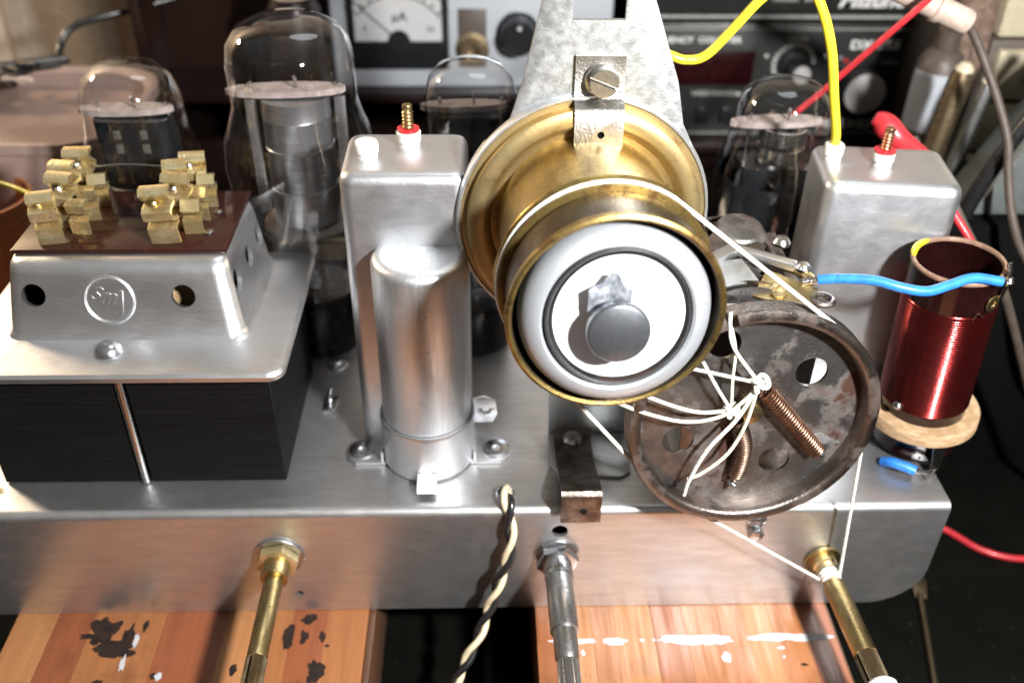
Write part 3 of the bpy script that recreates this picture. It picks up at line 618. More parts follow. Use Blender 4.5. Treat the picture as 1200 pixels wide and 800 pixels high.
def dloc(x, y, z): return DM @ Vector((x, y, z))
def coil_spring(name, a, b_, r, turns, wire, m, label, bow=0):
    a, b_ = Vector(a), Vector(b_); d = b_-a; L_ = d.length; d.normalize(); nn = d.orthogonal().normalized(); bn = d.cross(nn)
    side = Vector((-d.z, 0, d.x)); N_ = int(turns*14); P = []
    for i in range(N_+1):
        t = i/N_; c_ = a+(b_-a)*t+side*bow*math.sin(PI*t); an = 2*PI*turns*t
        P.append(c_+(nn*math.cos(an)+bn*math.sin(an))*r)
    s = thing(name, label, 'spring', tuple(a))
    part('spring_coil', G().tube(P, wire, 7), m, s)
    e = [a+nn*r, a-d*.1, a-d*.25+bn*.08, a-d*.33]; part('end_hook', G().tube(e, wire, 7, sub=5), m, s)
    e = [b_+nn*r, b_+d*.08, b_+d*.22+bn*.06, b_+d*.3]; part('end_hook', G().tube(e, wire, 7, sub=5), m, s)
    return s
K1 = dloc(-.05, 1.35, .30); K2 = dloc(-.70, .42, .22)
coil_spring('tension_spring', dloc(.20, 1.0, .12), dloc(2.12, -1.28, .04), .22, 27, .042, M['spring'], 'long copper-coloured tension spring slanting across the rusty drum')
coil_spring('tension_spring', dloc(-.48, .02, .08), dloc(-.22, -2.05, .0), .235, 25, .040, M['spring_dark'], 'dark tension spring hanging low in the rusty drum', bow=.22)

# dial cord: one long string running round pulley, drum and spindle, plus its tied ends
dc = thing('dial_string', 'white waxed cord looped over barrel, rusty drum and spindle, knotted to the springs', 'cord', (6.8, -.6, 4.3))
PC = F0+AX*(gz-.02)
def ang(c, v): return math.atan2(v[1]-c[1], v[0]-c[0])
def arc(cx, cz, y, r, a0, a1, n=24): return [Vector((cx+r*math.cos(R(a0+(a1-a0)*i/n)), y, cz+r*math.sin(R(a0+(a1-a0)*i/n)))) for i in range(n+1)]
rp, rd = 2.80, 3.50
a_up = 49.0; a_lo = 214.0
pul = []
for i in range(33):
    a = R(a_up+(a_lo-a_up)*i/32); q = BM.to_3x3() @ Vector((1, 0, 0))
    # frame in pulley plane
    ux = Vector((1, 0, 0))-AX*AX.x; ux.normalize(); uz = ux.cross(AX)*-1
    if uz.z < 0: uz = -uz
    pul.append(PC+(ux*math.cos(a)+uz*math.sin(a))*rp)
def dr_pt(a): return dloc(rd*math.cos(R(a)), rd*math.sin(R(a)), 0)
part('cord_run', G().tube([dr_pt(0), dr_pt(10), dr_pt(20), dr_pt(30), dr_pt(40), dr_pt(48)]+pul+[dr_pt(a) for a in (214, 225, 236)], .062, 8), M['cord'], dc)
SP = Vector((10.42, -.75, -2.45))
part('cord_run', G().tube([dr_pt(-30), dr_pt(-20), dr_pt(-8), SP+Vector((.30, 0, .05)), ], .055, 8), M['cord'], dc)
part('cord_run', G().tube([dr_pt(210), dr_pt(222), dr_pt(236), SP+Vector((-.22, 0, -.2))], .055, 8), M['cord'], dc)
part('spindle_wrap', G().lathe([(.22, -.2), (.30, -.2), (.33, -.13), (.30, -.08), (.33, 0), (.30, .06), (.33, .13), (.30, .2), (.22, .2)], 24, M=aim(SP, (.09, -1, 0)), closed=True), M['cord'], dc)
# ends inside the drum
NP = dloc(-1.02, 3.18, .2)
for i, (pts, rr) in enumerate([
    ([dloc(-1.05, 3.50, .05), dloc(-1.06, 3.1, .22), dloc(-.9, 2.5, .34), K1], .055),
    ([dloc(-1.02, 3.1, .20), dloc(-.85, 2.4, .28), dloc(-.82, 1.5, .30), K2], .05),
    ([dloc(-2.0, 1.9, .28), dloc(-1.4, 1.75, .3), K1], .05),
    ([dloc(-1.7, 2.1, .28), dloc(-1.25, 1.3, .3), K2], .05),
    ([Vector((3.2, -1.0, 5.6)), Vector((4.42, -1.02, 5.05)), Vector((5.2, -1.05, 4.85)), K2], .055),
    ([Vector((2.6, -1.0, 5.3)), Vector((3.6, -1.05, 4.85)), Vector((4.8, -1.1, 4.55)), Vector((5.8, -1.08, 4.75)), dloc(-.35, .9, .34), K1], .055),
    ([K1, dloc(-.55, .3, .42), dloc(-1.3, -.75, .44), dloc(-1.72, -1.9, .40), dloc(-1.78, -2.5, .3)], .06),
    ([K1, dloc(-.3, .1, .44), dloc(-.7, -.9, .46), dloc(-1.35, -1.6, .42), dloc(-1.75, -1.85, .36)], .055)]):
    part('cord_end', G().tube(pts, rr, 8, sub=8), M['cord_old' if i in (1, 5, 7) else 'cord'], dc)
def knot(c, r):
    P = [c+Vector((r*(math.sin(t)+2*math.sin(2*t))/3, r*.7*-math.sin(3*t), r*(math.cos(t)-2*math.cos(2*t))/3)) for t in [2*PI*i/48 for i in range(48)]]
    return G().tube(P, .075, 8, closed=True).lathe([(0, -.12), (.13, -.06), (.15, .02), (.1, .1), (0, .13)], 12, M=T(*c))
part('knot', knot(K1, .24), M['cord'], dc); part('knot', knot(K2, .19), M['cord'], dc)

# ---------------------------------------------------------------- control shafts
def shaft(label, base, direction, build):
    s = thing('control_shaft', label, 'shaft', base, None, 'control shafts through the chassis front')
    build(s, aim(base, direction)); return s
def nut_prof(): return None
def hexnut(r, z0, z1, M_):
    pts = [(r*math.cos(R(60*i+12)), r*math.sin(R(60*i+12))) for i in range(6)]
    return G().prism(pts, z0, z1, .04, M=M_)
def left_shaft(s, B):
    part('washer', G().lathe([(.3, 0), (.80, 0), (.82, .04), (.80, .08), (.3, .08)], 32, M=B, closed=True), M['steel'], s)
    part('nut', hexnut(.70, .09, .42, B), M['brass_lug'], s)
    part('bushing', G().lathe([(0, .4), (.45, .4), (.46, .8), (.43, .98), (.3, 1.0), (0, 1.0)], 32, M=B), M['brass_shaft'], s)
    part('rod', G().cyl(.31, .9, 3.9, 32, .03, M=B), M['brass_shaft'], s)
    kn = G(); prof_n = 40
    pts = [((.315 if i % 2 else .285)*math.cos(2*PI*i/80), (.315 if i % 2 else .285)*math.sin(2*PI*i/80)) for i in range(80)]
    kn.prism(pts, 3.9, 6.5, M=B); part('knurled_end', kn, M['brass_knurl'], s, cut=G().box(-.045, .045, -1, 1, 3.95, 7, M=B @ RZ(20)), ang=10)
def mid_shaft(s, B):
    part('washer', G().lathe([(.3, 0), (.74, 0), (.76, .04), (.74, .07), (.3, .07)], 32, M=B, closed=True), M['zinc'], s)
    part('nut', hexnut(.70, .08, .42, B), M['zinc'], s)
    part('bushing', G().lathe([(0, .4), (.46, .4), (.47, .95), (.42, 1.05), (0, 1.05)], 32, M=B), M['zinc'], s)
    part('rod', G().cyl(.44, .95, 3.0, 32, .04, M=B), M['steel'], s)
    part('rod', G().lathe([(0, 2.9), (.37, 2.9), (.37, 3.9), (.30, 4.05), (0, 4.05)], 32, M=B), M['steel'], s)
    pts = [((.33 if i % 2 else .285)*math.cos(2*PI*i/48), (.33 if i % 2 else .285)*math.sin(2*PI*i/48)) for i in range(48)]
    part('splined_end', G().prism(pts, 4.05, 6.2, .03, M=B), M['steel'], s, ang=10)
def right_shaft(s, B):
    part('washer', G().lathe([(.3, 0), (.62, 0), (.60, .1), (.3, .1)], 32, M=B, closed=True), M['brass_shaft'], s)
    part('bushing', G().lathe([(0, .1), (.40, .1), (.41, .30), (.34, .34), (.34, .5), (.30, .52), (0, .52)], 32, M=B), M['brass_lug'], s)
    part('rod', G().lathe([(0, .5), (.24, .5), (.24, 1.0), (.34, 1.05), (.36, 1.3), (.36, 3.7), (0, 3.7)], 36, M=B), M['brass_shaft'], s)
    pts = [((.36 if i % 2 else .33)*math.cos(2*PI*i/80), (.36 if i % 2 else .33)*math.sin(2*PI*i/80)) for i in range(80)]
    part('knurled_end', G().prism(pts, 3.7, 4.7, M=B), M['brass_knurl'], s, cut=G().box(-.04, .04, -1, 1, 3.75, 7, M=B @ RZ(70)), ang=10)
    part('end_cap', G().lathe([(0, 4.7), (.42, 4.7), (.5, 4.8), (.5, 5.3), (.42, 5.5), (.2, 5.56), (0, 5.56)], 32, M=B), M['white'], s)
shaft('plain brass control shaft with a hexagon nut, leftmost of the three', (-7.55, -.01, -1.95), (0, -1, -.015), left_shaft)
shaft('silver control shaft with splined end, below the small brown bracket', (1.5, -.01, -2.1), (.015, -1, -.01), mid_shaft)
shaft('brass control shaft wound with white cord and ending in a white cap', (10.38, -.01, -2.45), (.07, -1, -.02), right_shaft)

# ---------------------------------------------------------------- small brown bracket and other fittings
sb = thing('small_bracket', 'small browned steel angle bracket at the chassis edge beside the rusty drum', 'bracket', (2.1, 2.9, .16))
gs = G().strip([(3.6, .24), (2.15, .22), (2.0, .25), (.0, .95), (-.26, 1.02), (-.34, .95), (-.36, .9), (-.38, -.12)], 1.25, .1, M=T(2.13, 0, 0))
hc = G().cyl(.13, -1, 1, 16, M=T(2.2, -.3, .35) @ RX(90))
part('bracket_strip', gs, M['rust_bracket'], sb, cut=hc)
part('rivet', G().lathe([(0, 0), (.30, 0), (.33, .06), (.26, .18), (0, .24)], 28, M=T(2.12, 3.0, .29)), M['zinc'], sb)
screw((7.87, -.01, -.55), RX(90), 'zinc screw with a protruding end on the chassis front below the rusty drum', .28, 'slot', washer=.34, name='screw')
nutx = thing('hex_nut', 'dull zinc nut lying behind the screw below the rusty drum', 'nut', (7.87, -.01, -.9))
part('nut_body', hexnut(.26, 0, .3, aim((7.87, -.01, -1.0), (0, -1, 0))), M['zinc'], nutx)

# twisted pair
tw = thing('twisted_wire', 'twisted pair of black and cream wires leaving a hole in the chassis top', 'wire', (-.2, .78, 0))
ctr = smooth_path([(-.2, .8, -1.2), (-.2, .78, -.2), (-.2, .66, .22), (-.14, .10, .30), (-.05, -.28, -.6), (-.1, -.5, -1.5), (-.45, -.75, -2.6), (-.75, -.95, -3.6), (-1.2, -1.5, -4.6), (-1.9, -2.2, -5.8), (-2.8, -3.0, -7.2), (-3.9, -4.2, -7.8)], 16)
for kk, mm, nm in ((0, 'cream', 'cream_strand'), (1, 'blackw', 'black_strand')):
    P = []; acc = 0
    for i, c_ in enumerate(ctr):
        d = (ctr[min(i+1, len(ctr)-1)]-ctr[max(i-1, 0)]).normalized(); acc += (ctr[i]-ctr[i-1]).length if i else 0
        n1 = d.cross(Vector((1, 0, 0))).normalized(); n2 = d.cross(n1)
        an = acc*2*PI/1.95+kk*PI+1.2; P.append(c_+(n1*math.cos(an)+n2*math.sin(an))*.11)
    part(nm, G().tube(P, .115, 12), M[mm], tw)

# ---------------------------------------------------------------- tuning coil at the right end
co = thing('tuning_coil', 'dark red enamelled coil on a brown tube standing at the right end of the chassis', 'coil', (13.45, 2.6, 0))
CM = T(13.90, 3.08, 0) @ Matrix(((1, 0, -.072, 0), (0, 1, -.025, 0), (.05, .02, 1, 0), (0, 0, 0, 1))); CR = 1.35
part('lower_tube', G().lathe([(1.12, .35), (1.33, .35), (1.33, 1.36), (1.12, 1.36)], 64, M=CM, closed=True), M['former'], co)
part('spacer_ring', G().lathe([(1.1, 1.35), (1.78, 1.35), (1.82, 1.40), (1.82, 1.78), (1.78, 1.84), (1.1, 1.84)], 72, M=CM, closed=True), M['card'], co)
part('former_tube', G().lathe([(CR-.12, 1.84), (CR, 1.84), (CR, 7.30), (CR-.12, 7.30)], 72, M=CM, closed=True), M['former'], co)
part('tube_rim', G().lathe([(CR-.13, 7.30), (CR+.01, 7.30), (CR+.012, 7.37), (CR-.02, 7.41), (CR-.10, 7.41), (CR-.13, 7.37)], 72, M=CM, closed=True), M['former_edge'], co)
wprof = [(CR, 2.2)]
nw = 46
for i in range(nw):
    z = 2.22+i*(3.95/nw); wprof += [(CR+.012, z), (CR+.042, z+.9/nw), (CR+.052, z+1.975/nw), (CR+.042, z+3.0/nw)]
wprof += [(CR, 6.2)]
wd = part('winding', G().lathe(wprof, 72, M=CM), M['enamel'], co, ang=60)
part('yellow_dab', G().tube([CM @ Vector((1.28*math.cos(R(a)), 1.28*math.sin(R(a)), 7.39)) for a in range(112, 170, 6)], .09, 8, rfun=lambda t: .05+.06*math.sin(PI*t)**.5), M['yellow_paint'], co)
def cpt(a, r, z): return CM @ Vector((r*math.cos(R(a)), r*math.sin(R(a)), z))
def eyelet(a, z, nm='eyelet'):
    n_ = (CM.to_3x3() @ Vector((math.cos(R(a)), math.sin(R(a)), 0)))
    Mx = aim(cpt(a, CR+.02, z), n_)
    part(nm, G().lathe([(.10, 0), (.26, 0), (.28, .03), (.24, .06), (.12, .06)], 24, M=Mx, closed=True), M['brass_shaft'], co)
eyelet(-62, 6.6)
part('solder_lug', G().tube([cpt(-50, CR+.07, 6.7), cpt(-48, CR+.12, 7.1), cpt(-46, CR+.12, 7.5), cpt(-44, CR+.02, 7.8)], .14, 10, sub=5, flat=.45), M['solder'], co)
part('solder_blob', G().lathe([(0, -.18), (.12, -.12), (.16, 0), (.1, .12), (0, .16)], 16, M=T(*cpt(-48, CR+.16, 7.3))), M['solder'], co)
part('tap_wire', G().tube([cpt(-85, CR+.05, 6.15), cpt(-82, CR+.09, 6.4), cpt(-76, CR+.07, 6.25), cpt(-72, CR+.05, 6.18)], .035, 7, sub=5), M['copper'], co)
part('solder_lug', G().lathe([(0, -.15), (.13, -.1), (.17, 0), (.1, .12), (0, .16)], 16, M=T(*cpt(215, CR+.12, 2.45))), M['solder'], co)
part('lower_lug', G().prism([(-.16, -.5), (.16, -.5), (.2, .0), (.26, .25), (.2, .48), (0, .56), (-.2, .48), (-.26, .25), (-.2, 0)], -.04, .04, M=aim((13.95, 1.42, .85), (.25, -.9, .1))), M['solder'], co)
part('solder_blob', G().lathe([(0, -.16), (.1, -.1), (.14, 0), (.08, .12), (0, .15)], 16, M=T(13.98, 1.45, .3)), M['solder'], co)
bw = thing('blue_wire', 'bright blue wire from the tuning capacitor lug to the top of the red coil', 'wire', (8.8, 2, 7.3))
part('insulation', G().tube([(8.95, 2.2, 7.15), (9.6, 2.0, 7.3), (10.4, 1.7, 7.42), (11.1, 1.4, 7.36), (11.8, 1.3, 7.30), (12.5, 1.45, 7.42), (13.2, 1.6, 7.55), tuple(cpt(-50, CR+.22, 7.38)+Vector((-.35, -.15, .05)))], .15, 14, sub=10), M['blue'], bw)
part('bare_end', G().tube([(9.0, 2.2, 7.14), (8.8, 2.25, 7.08), (8.55, 2.3, 7.0)], .12, 10, sub=4), M['solder'], bw)
part('bare_end', G().tube([tuple(cpt(-50, CR+.22, 7.38)+Vector((-.4, 0, .05))), tuple(cpt(-48, CR+.16, 7.35))], .05, 8), M['solder'], bw)
bs = thing('blue_wire_stub', 'short blue wire stub soldered to the lower lug of the red coil', 'wire', (13.0, 1.7, .25))
part('insulation', G().tube([(12.5, 1.95, .1), (12.65, 1.7, .30), (12.95, 1.5, .32), (13.3, 1.3, .28)], .18, 12, sub=6), M['blue'], bs)
part('bare_end', G().tube([(13.28, 1.32, .28), (13.7, 1.28, .26), (14.0, 1.5, .3)], .08, 8, sub=4), M['solder'], bs)

# ---------------------------------------------------------------- tuning capacitor behind the drum
tcp = thing('tuning_capacitor', 'air tuning capacitor with rusty frame and metal vanes behind the rusty drum', 'capacitor', (7.2, 3.2, 0))
part('end_plate', G().box(5.3, 9.0, 1.1, 1.24, .1, 6.2, .03), M['rim'], tcp)
part('end_plate', G().box(5.3, 9.0, 6.6, 6.74, .1, 6.2, .03), M['rim'], tcp)
part('frame_rail', G().box(5.3, 5.55, 1.24, 6.6, 5.9, 6.2, .03), M['plate'], tcp)
part('frame_rail', G().box(8.7, 8.95, 1.24, 6.6, 5.9, 6.2, .03), M['rust'], tcp)
part('frame_base', G().box(5.4, 8.9, 1.24, 6.6, .02, .3, .03), M['plate'], tcp)
for i in range(13):
    y = 1.7+i*.36
    part('stator_vane', G().prism([(5.6, 3.2), (8.5, 3.2), (8.5, 5.9), (8.1, 6.3), (6.0, 6.3), (5.6, 5.8)], y, y+.05, M=Matrix(((1, 0, 0, 0), (0, 0, 1, 0), (0, 1, 0, 0), (0, 0, 0, 1)))), M['plate'], tcp, ang=0)
    rot_pts = [(7.0+2.0*math.cos(R(a)), 5.1+2.0*math.sin(R(a))) for a in range(20, 205, 12)]
    part('rotor_vane', G().prism(rot_pts, y+.15, y+.2, M=Matrix(((1, 0, 0, 0), (0, 0, 1, 0), (0, 1, 0, 0), (0, 0, 0, 1)))), M['rim' if i % 3 else 'rust'], tcp, ang=0)
part('ceramic_strip', G().box(5.6, 7.2, 1.3, 1.6, 6.3, 6.75, .05), M['cast'], tcp)
part('brass_trimmer_plate', G().prism([(-.85, -.5), (.75, -.65), (.95, .35), (-.6, .6)], 0, .08, .02, M=T(7.95, 2.05, 6.85) @ RX(20) @ RZ(-18)), M['brass_shaft'], tcp)
part('trimmer_screw', G().lathe([(0, 0), (.26, 0), (.28, .08), (.2, .2), (0, .26)], 24, M=T(7.75, 1.95, 6.92) @ RX(20)), M['brass_lug'], tcp, cut=G().box(-1, 1, -.035, .035, .15, 1, M=T(7.75, 1.95, 6.92) @ RX(20) @ RZ(30)))
part('trimmer_plate', G().prism([(-.9, -.5), (.8, -.5), (.7, .5), (-.8, .6)], 0, .09, .02, M=T(6.35, 2.6, 7.05) @ RX(12) @ RZ(14)), M['plate'], tcp)
part('trimmer_plate', G().prism([(-1.0, -.55), (.9, -.5), (.8, .55), (-.8, .6)], 0, .09, .02, M=T(6.9, 4.0, 7.15) @ RX(8) @ RZ(-30)), M['rim'], tcp)
part('support_bar', G().box(-.9, .9, -.16, .16, -.12, .12, .03, M=T(7.6, 3.1, 7.35) @ RZ(-32)), M['cast'], tcp)
part('support_bar', G().box(-1.2, 1.2, -.2, .2, -.14, .14, .04, M=T(5.9, 3.0, 7.3) @ RZ(38)), M['cast'], tcp)
part('insulator', G().lathe([(0, 0), (.8, 0), (.85, .12), (.7, .35), (.3, .42), (0, .42)], 28, M=T(7.2, 4.9, 7.1) @ RX(8)), M['rust'], tcp)
part('screw_head', G().lathe([(0, 0), (.26, 0), (.28, .1), (.2, .22), (0, .26)], 20, M=T(8.3, 4.0, 7.3)), M['zinc'], tcp)
part('screw_head', G().lathe([(0, 0), (.22, 0), (.24, .1), (.16, .2), (0, .22)], 20, M=T(8.75, 3.0, 7.0)), M['zinc'], tcp)
part('lug_arm', G().tube([(8.3, 3.4, 6.9), (8.7, 2.9, 6.95), (8.9, 2.5, 6.9), (8.7, 2.2, 6.95)], .16, 10, sub=6, flat=.5), M['brass_shaft'], tcp)
part('lug_loop', G().tube([(9.0+.3*math.cos(R(a)), 1.7+.3*math.sin(R(a)), 6.75) for a in range(0, 360, 24)], .1, 8, closed=True), M['rim'], tcp)
part('top_cover', G().box(5.5, 8.8, 1.35, 6.5, 6.22, 6.3, .02), M['rim'], tcp)

# ---------------------------------------------------------------- valves
def valve(label, x, y, h, prof, mica_z, mica_r, anode, anode_mat, base_h=1.7, base_r=1.55, extra=None):
    v = thing('valve', label, 'valve', (x, y, 0), None, 'glass valves along the back of the chassis')
    part('base', G().lathe([(0, .0), (base_r, 0), (base_r, base_h-.2), (base_r-.08, base_h), (base_r-.3, base_h+.05), (0, base_h+.05)], 48), M['base_black'], v, local=True)
    gl = part('glass_bulb', G().lathe(prof, 72), M['glass'], v, local=True)
    mp = []
    for i in range(72):
        rr = mica_r*(1+(.008 if i % 4 < 2 else -.012)); mp.append((rr*math.cos(2*PI*i/72), rr*.26*math.sin(2*PI*i/72)))
    mi = part('mica_spacer', G().prism(mp, mica_z-.04, mica_z+.16, M=RY(-1.5)), M['mica'], v, local=True, ang=20)
    part('anode', anode, M[anode_mat], v, local=True, ang=30)
    g = G()
    for sx in (-1, 1): part('support_rod', G().cyl(.06, base_h, mica_z+.35, 10, M=T(sx*mica_r*.72, 0, 0)), M['rod'], v, local=True)
    part('getter_holder', G().tube([(.1, -.1, mica_z+.1), (.12, -.2, mica_z+.5), (.1, -.25, mica_z+.6)], .06, 8, sub=4), M['rod'], v, local=True)
    part('stem', G().lathe([(0, base_h), (.5, base_h), (.42, base_h+.8), (.25, base_h+1.2), (0, base_h+1.25)], 24), M['glass'], v, local=True)
    return v
# big shouldered valve
pf = [(1.35, 1.6), (1.40, 2.6), (1.75, 3.6), (2.2, 5.0), (2.52, 6.4), (2.62, 7.6), (2.52, 8.5), (2.22, 9.25), (2.08, 9.8), (2.10, 10.4), (2.10, 11.1), (1.98, 11.7), (1.66, 12.15), (1.1, 12.42), (.5, 12.5), (0, 12.52)]
v = valve('large shouldered clear valve with a tall grey cylindrical anode, behind the transformer edge', -7.15, 9.6, 12.5, pf, 10.0, 1.98,
          G().lathe([(0, 5.4), (1.15, 5.4), (1.15, 6.6), (1.18, 6.63), (1.18, 6.7), (1.15, 6.73), (1.15, 8.1), (1.18, 8.13), (1.18, 8.2), (1.15, 8.23), (1.15, 9.2), (1.17, 9.25), (1.15, 9.3), (1.15, 9.9), (0, 9.9)], 48), 'anode_grey', 2.4, 1.5)
for sx in (-1, 1): part('side_plate', G().box(sx*1.5-.18, sx*1.5+.18, -.08, .08, 5.5, 9.85, .02), M['anode_grey'], v, local=True)
part('mica_spacer', G().cyl(1.6, 5.15, 5.25, 40), M['mica'], v, local=True)
part('support_plate', G().box(-1.2, 1.2, -.25, .25, 3.6, 4.3, .05), M['brass_knurl'], v, local=True)
part('getter_flash', G().prism([(-.3, -.02), (.1, -.04), (.15, .5), (-.1, .9), (-.35, .6)], -.02, .02, M=T(.3, -1.5, 3.2) @ FRONT), M['foil'], v, local=True)
# valve 1, black anode
pf = [(1.5, 1.6), (1.55, 3), (1.95, 4.8), (2.05, 6.2), (1.95, 7.6), (1.72, 8.6), (1.66, 9.2), (1.62, 9.8), (1.42, 10.35), (1.0, 10.72), (.5, 10.86), (0, 10.9)]
v = valve('clear valve with a wide black anode, behind the brass lugs of the transformer', -12.75, 10.0, 10.9, pf, 9.15, 1.6,
          G().loft([(-1.25, 1.25, -.75, .75, 3.2, .3), (-1.25, 1.25, -.75, .75, 9.05, .3)], 6), 'anode_black', 2.0, 1.5)
for sx in (-.45, .45):
    for z in (8.1, 8.6): part('anode_slot', G().box(sx-.12, sx+.12, -.78, -.74, z-.16, z+.16, .01), M['anode_grey'], v, local=True)
# valve 3
pf = [(1.35, 1.6), (1.40, 3), (1.55, 6), (1.58, 9.0), (1.55, 9.9), (1.40, 10.5), (1.1, 10.85), (.6, 11.05), (0, 11.1)]
pf3 = pf
v3 = v = valve('clear dome-topped valve with a black anode, right behind the left square can', -1.25, 9.6, 11.1, pf, 9.45, 1.45,
          G().loft([(-1.15, 1.15, -.7, .7, 3.0, .3), (-1.15, 1.15, -.7, .7, 9.35, .3)], 6), 'anode_black', 2.0, 1.45)
# valve 4
pf = [(1.5, 1.6), (1.6, 3), (2.1, 5.0), (2.2, 6.2), (2.05, 7.3), (1.78, 8.2), (1.64, 8.8), (1.62, 9.3), (1.48, 9.75), (1.1, 10.1), (.55, 10.27), (0, 10.3)]
v = valve('clear shouldered valve with a silver ring and black anode, beside the right square can', 9.65, 10.0, 10.3, pf, 8.72, 1.6,
          G().loft([(-1.3, 1.3, -.8, .8, 2.6, .3), (-1.3, 1.3, -.8, .8, 7.3, .3)], 6), 'anode_black', 2.0, 1.5)
for zz in (7.45, 8.15): part('silver_ring', G().lathe([(.72, zz), (.82, zz), (.82, zz+.5), (.72, zz+.5)], 40, M=T(.05, -.1, 0), closed=True), M['rod'], v, local=True)

def coat(name_root, prof, z1):
    inner = [(0, 2.2)]+[(r-.06, z) for r, z in prof if 2.2 < z < z1]
    for (r0, z0), (r1, z1_) in zip(prof, prof[1:]):
        if z0 < z1 <= z1_: inner.append((r0+(r1-r0)*(z1-z0)/(z1_-z0)-.06, z1))
    part('carbon_coating', G().lathe(inner, 60), M['anode_black'], name_root, local=True)
coat(v, pf, 7.0)
coat(v3, pf3, 9.25)
# ================================================================= wires
yw = thing('yellow_wire', 'yellow wire arching over from behind the bracket into the right square can', 'wire', (9.92, 5.45, 10.2))
part('insulation', G().tube([(3.6, 7.6, 12.35), (4.75, 7.1, 12.14), (5.3, 7, 12.0), (5.9, 6.95, 12.15), (6.52, 6.7, 13.0), (7.12, 6.3, 14.0), (7.75, 6.1, 14.55), (8.4, 5.95, 14.4), (8.9, 5.85, 13.65), (9.33, 5.85, 12.6), (9.72, 6.05, 11.3), (10.15, 6.35, 10.0), (10.28, 6.5, 9.45)], .145, 14, sub=10), M['yellow'], yw)
rw = thing('red_wire', 'red test wire running diagonally up behind the yellow wire', 'wire', (10.6, 8, 10.8))
part('insulation', G().tube([(9.0, 13.3, 5.2), (9.95, 13, 6.6), (10.8, 12.7, 7.8), (11.68, 12.5, 8.83), (12.8, 11.8, 10.6), (13.98, 11, 12.5), (14.9, 10.9, 13.6)], .12, 12, sub=8), M['redw'], rw)
cp = thing('red_clip', 'red plastic crocodile clip with its red lead behind the right square can', 'clip', (13, 9, 9))
part('clip_boot', G().tube([(12.55, 9.3, 9.2), (12.8, 9.2, 9.1), (13.05, 9.0, 8.9), (13.4, 8.7, 8.6), (13.85, 8.1, 8.35), (14.05, 7.7, 8.3)], .4, 16, sub=6, rfun=lambda t: .24+.20*math.sin(min(1, t*2.4)*PI/2)*(1-.62*max(0, (t-.35)/.65))-.12*max(0, .25-t)), M['redw'], cp)
part('lead', G().tube([(14.0, 7.8, 8.32), (14.3, 7.0, 7.9), (14.6, 6.2, 7.2), (15.1, 5.6, 6.5), (15.5, 5.5, 5.7), (15.4, 5.5, 4.6), (14.9, 5.5, 3.2), (14.4, 5.3, 1.5), (14.35, 5.3, 0), (14.4, 5.6, -2), (14.7, 6, -5), (15.2, 6.6, -7.4), (17.3, 6.8, -7.85), (18.51, 6.3, -7.85), (19.64, 5.1, -7.85), (21.2, 4.6, -7.85), (24, 5, -7.85)], .14, 12, sub=8), M['redw'], cp)
pb = thing('probe', 'beige test probe with a grey-brown cable hanging at the right edge', 'probe', (15, 12, 12))
part('grip', G().lathe([(0, -1.4), (.35, -1.4), (.42, -1.2), (.42, .5), (.5, .55), (.5, .75), (.44, .8), (.44, 1.7), (.40, 1.85), (.2, 1.95), (0, 1.95)], 28, M=aim((14.5, 12.2, 12.3), (1.5, -.3, -.6))), M['probe'], pb)
part('cable', G().tube([(16.1, 11.9, 11.65), (16.45, 11.9, 11.3), (17.0, 11.6, 10.4), (17.66, 11, 9.08), (18.1, 10.4, 7.9), (18.3, 10, 6.8), (18.55, 9.5, 5.6), (18.95, 9, 4.5), (19.8, 8.6, 3), (22, 9, -2), (26, 12, -7.8)], .16, 12, sub=8), M['brownw'], pb)
ck = thing('brown_cable', 'thick grey-brown cable slanting down behind the red coil', 'cable', (14.5, 5, 7))
part('cable_run', G().tube([(13.9, 8.9, 8.6), (14.2, 7.9, 8.0), (14.75, 7.0, 7.35), (15.3, 6.6, 6.5), (16.1, 6.4, 5.4), (17.6, 6.4, 3.6), (24, 8, -7.7)], .17, 12, sub=8), M['brownw'], ck)
ylw = thing('thin_yellow_wire', 'thin yellow wire at the left edge running to the transformer lugs', 'wire', (-16, 9, 6.8))
part('insulation', G().tube([(-21, 10.6, 6.6), (-18.3, 10.2, 6.4), (-16.5, 9.0, 6.5), (-15.3, 7.6, 7.1), (-14.5, 6.6, 7.6)], .09, 10, sub=8), M['yellow'], ylw)
sdv = thing('metal_strip', 'thin grey metal rod with a flattened tip lying on the dark bench at the right', 'rod', (15.8, 1.5, -7.9))
part('rod_body', G().tube([(16.2, 2.9, -7.88), (15.9, 1.6, -7.9), (15.25, -1.07, -7.9), (14.8, -3.2, -7.9)], .13, 10, sub=5), M['brass_knurl'], sdv)
part('flat_tip', G().prism([(-.22, -.6), (.22, -.6), (.3, .2), (.18, .8), (-.18, .8), (-.3, .2)], 0, .08, .02, M=T(16.35, 3.3, -7.94) @ RZ(-14)), M['brass_knurl'], sdv)
yc = thing('yellow_crumb', 'tiny yellow wire end at the foot of the transformer, at the left edge', 'wire', (-16.6, 1.2, .1))
part('insulation', G().tube([(-17.4, 1.5, .2), (-16.9, 1.35, .2), (-16.55, 1.3, .2)], .12, 10, sub=4), M['yellow'], yc)

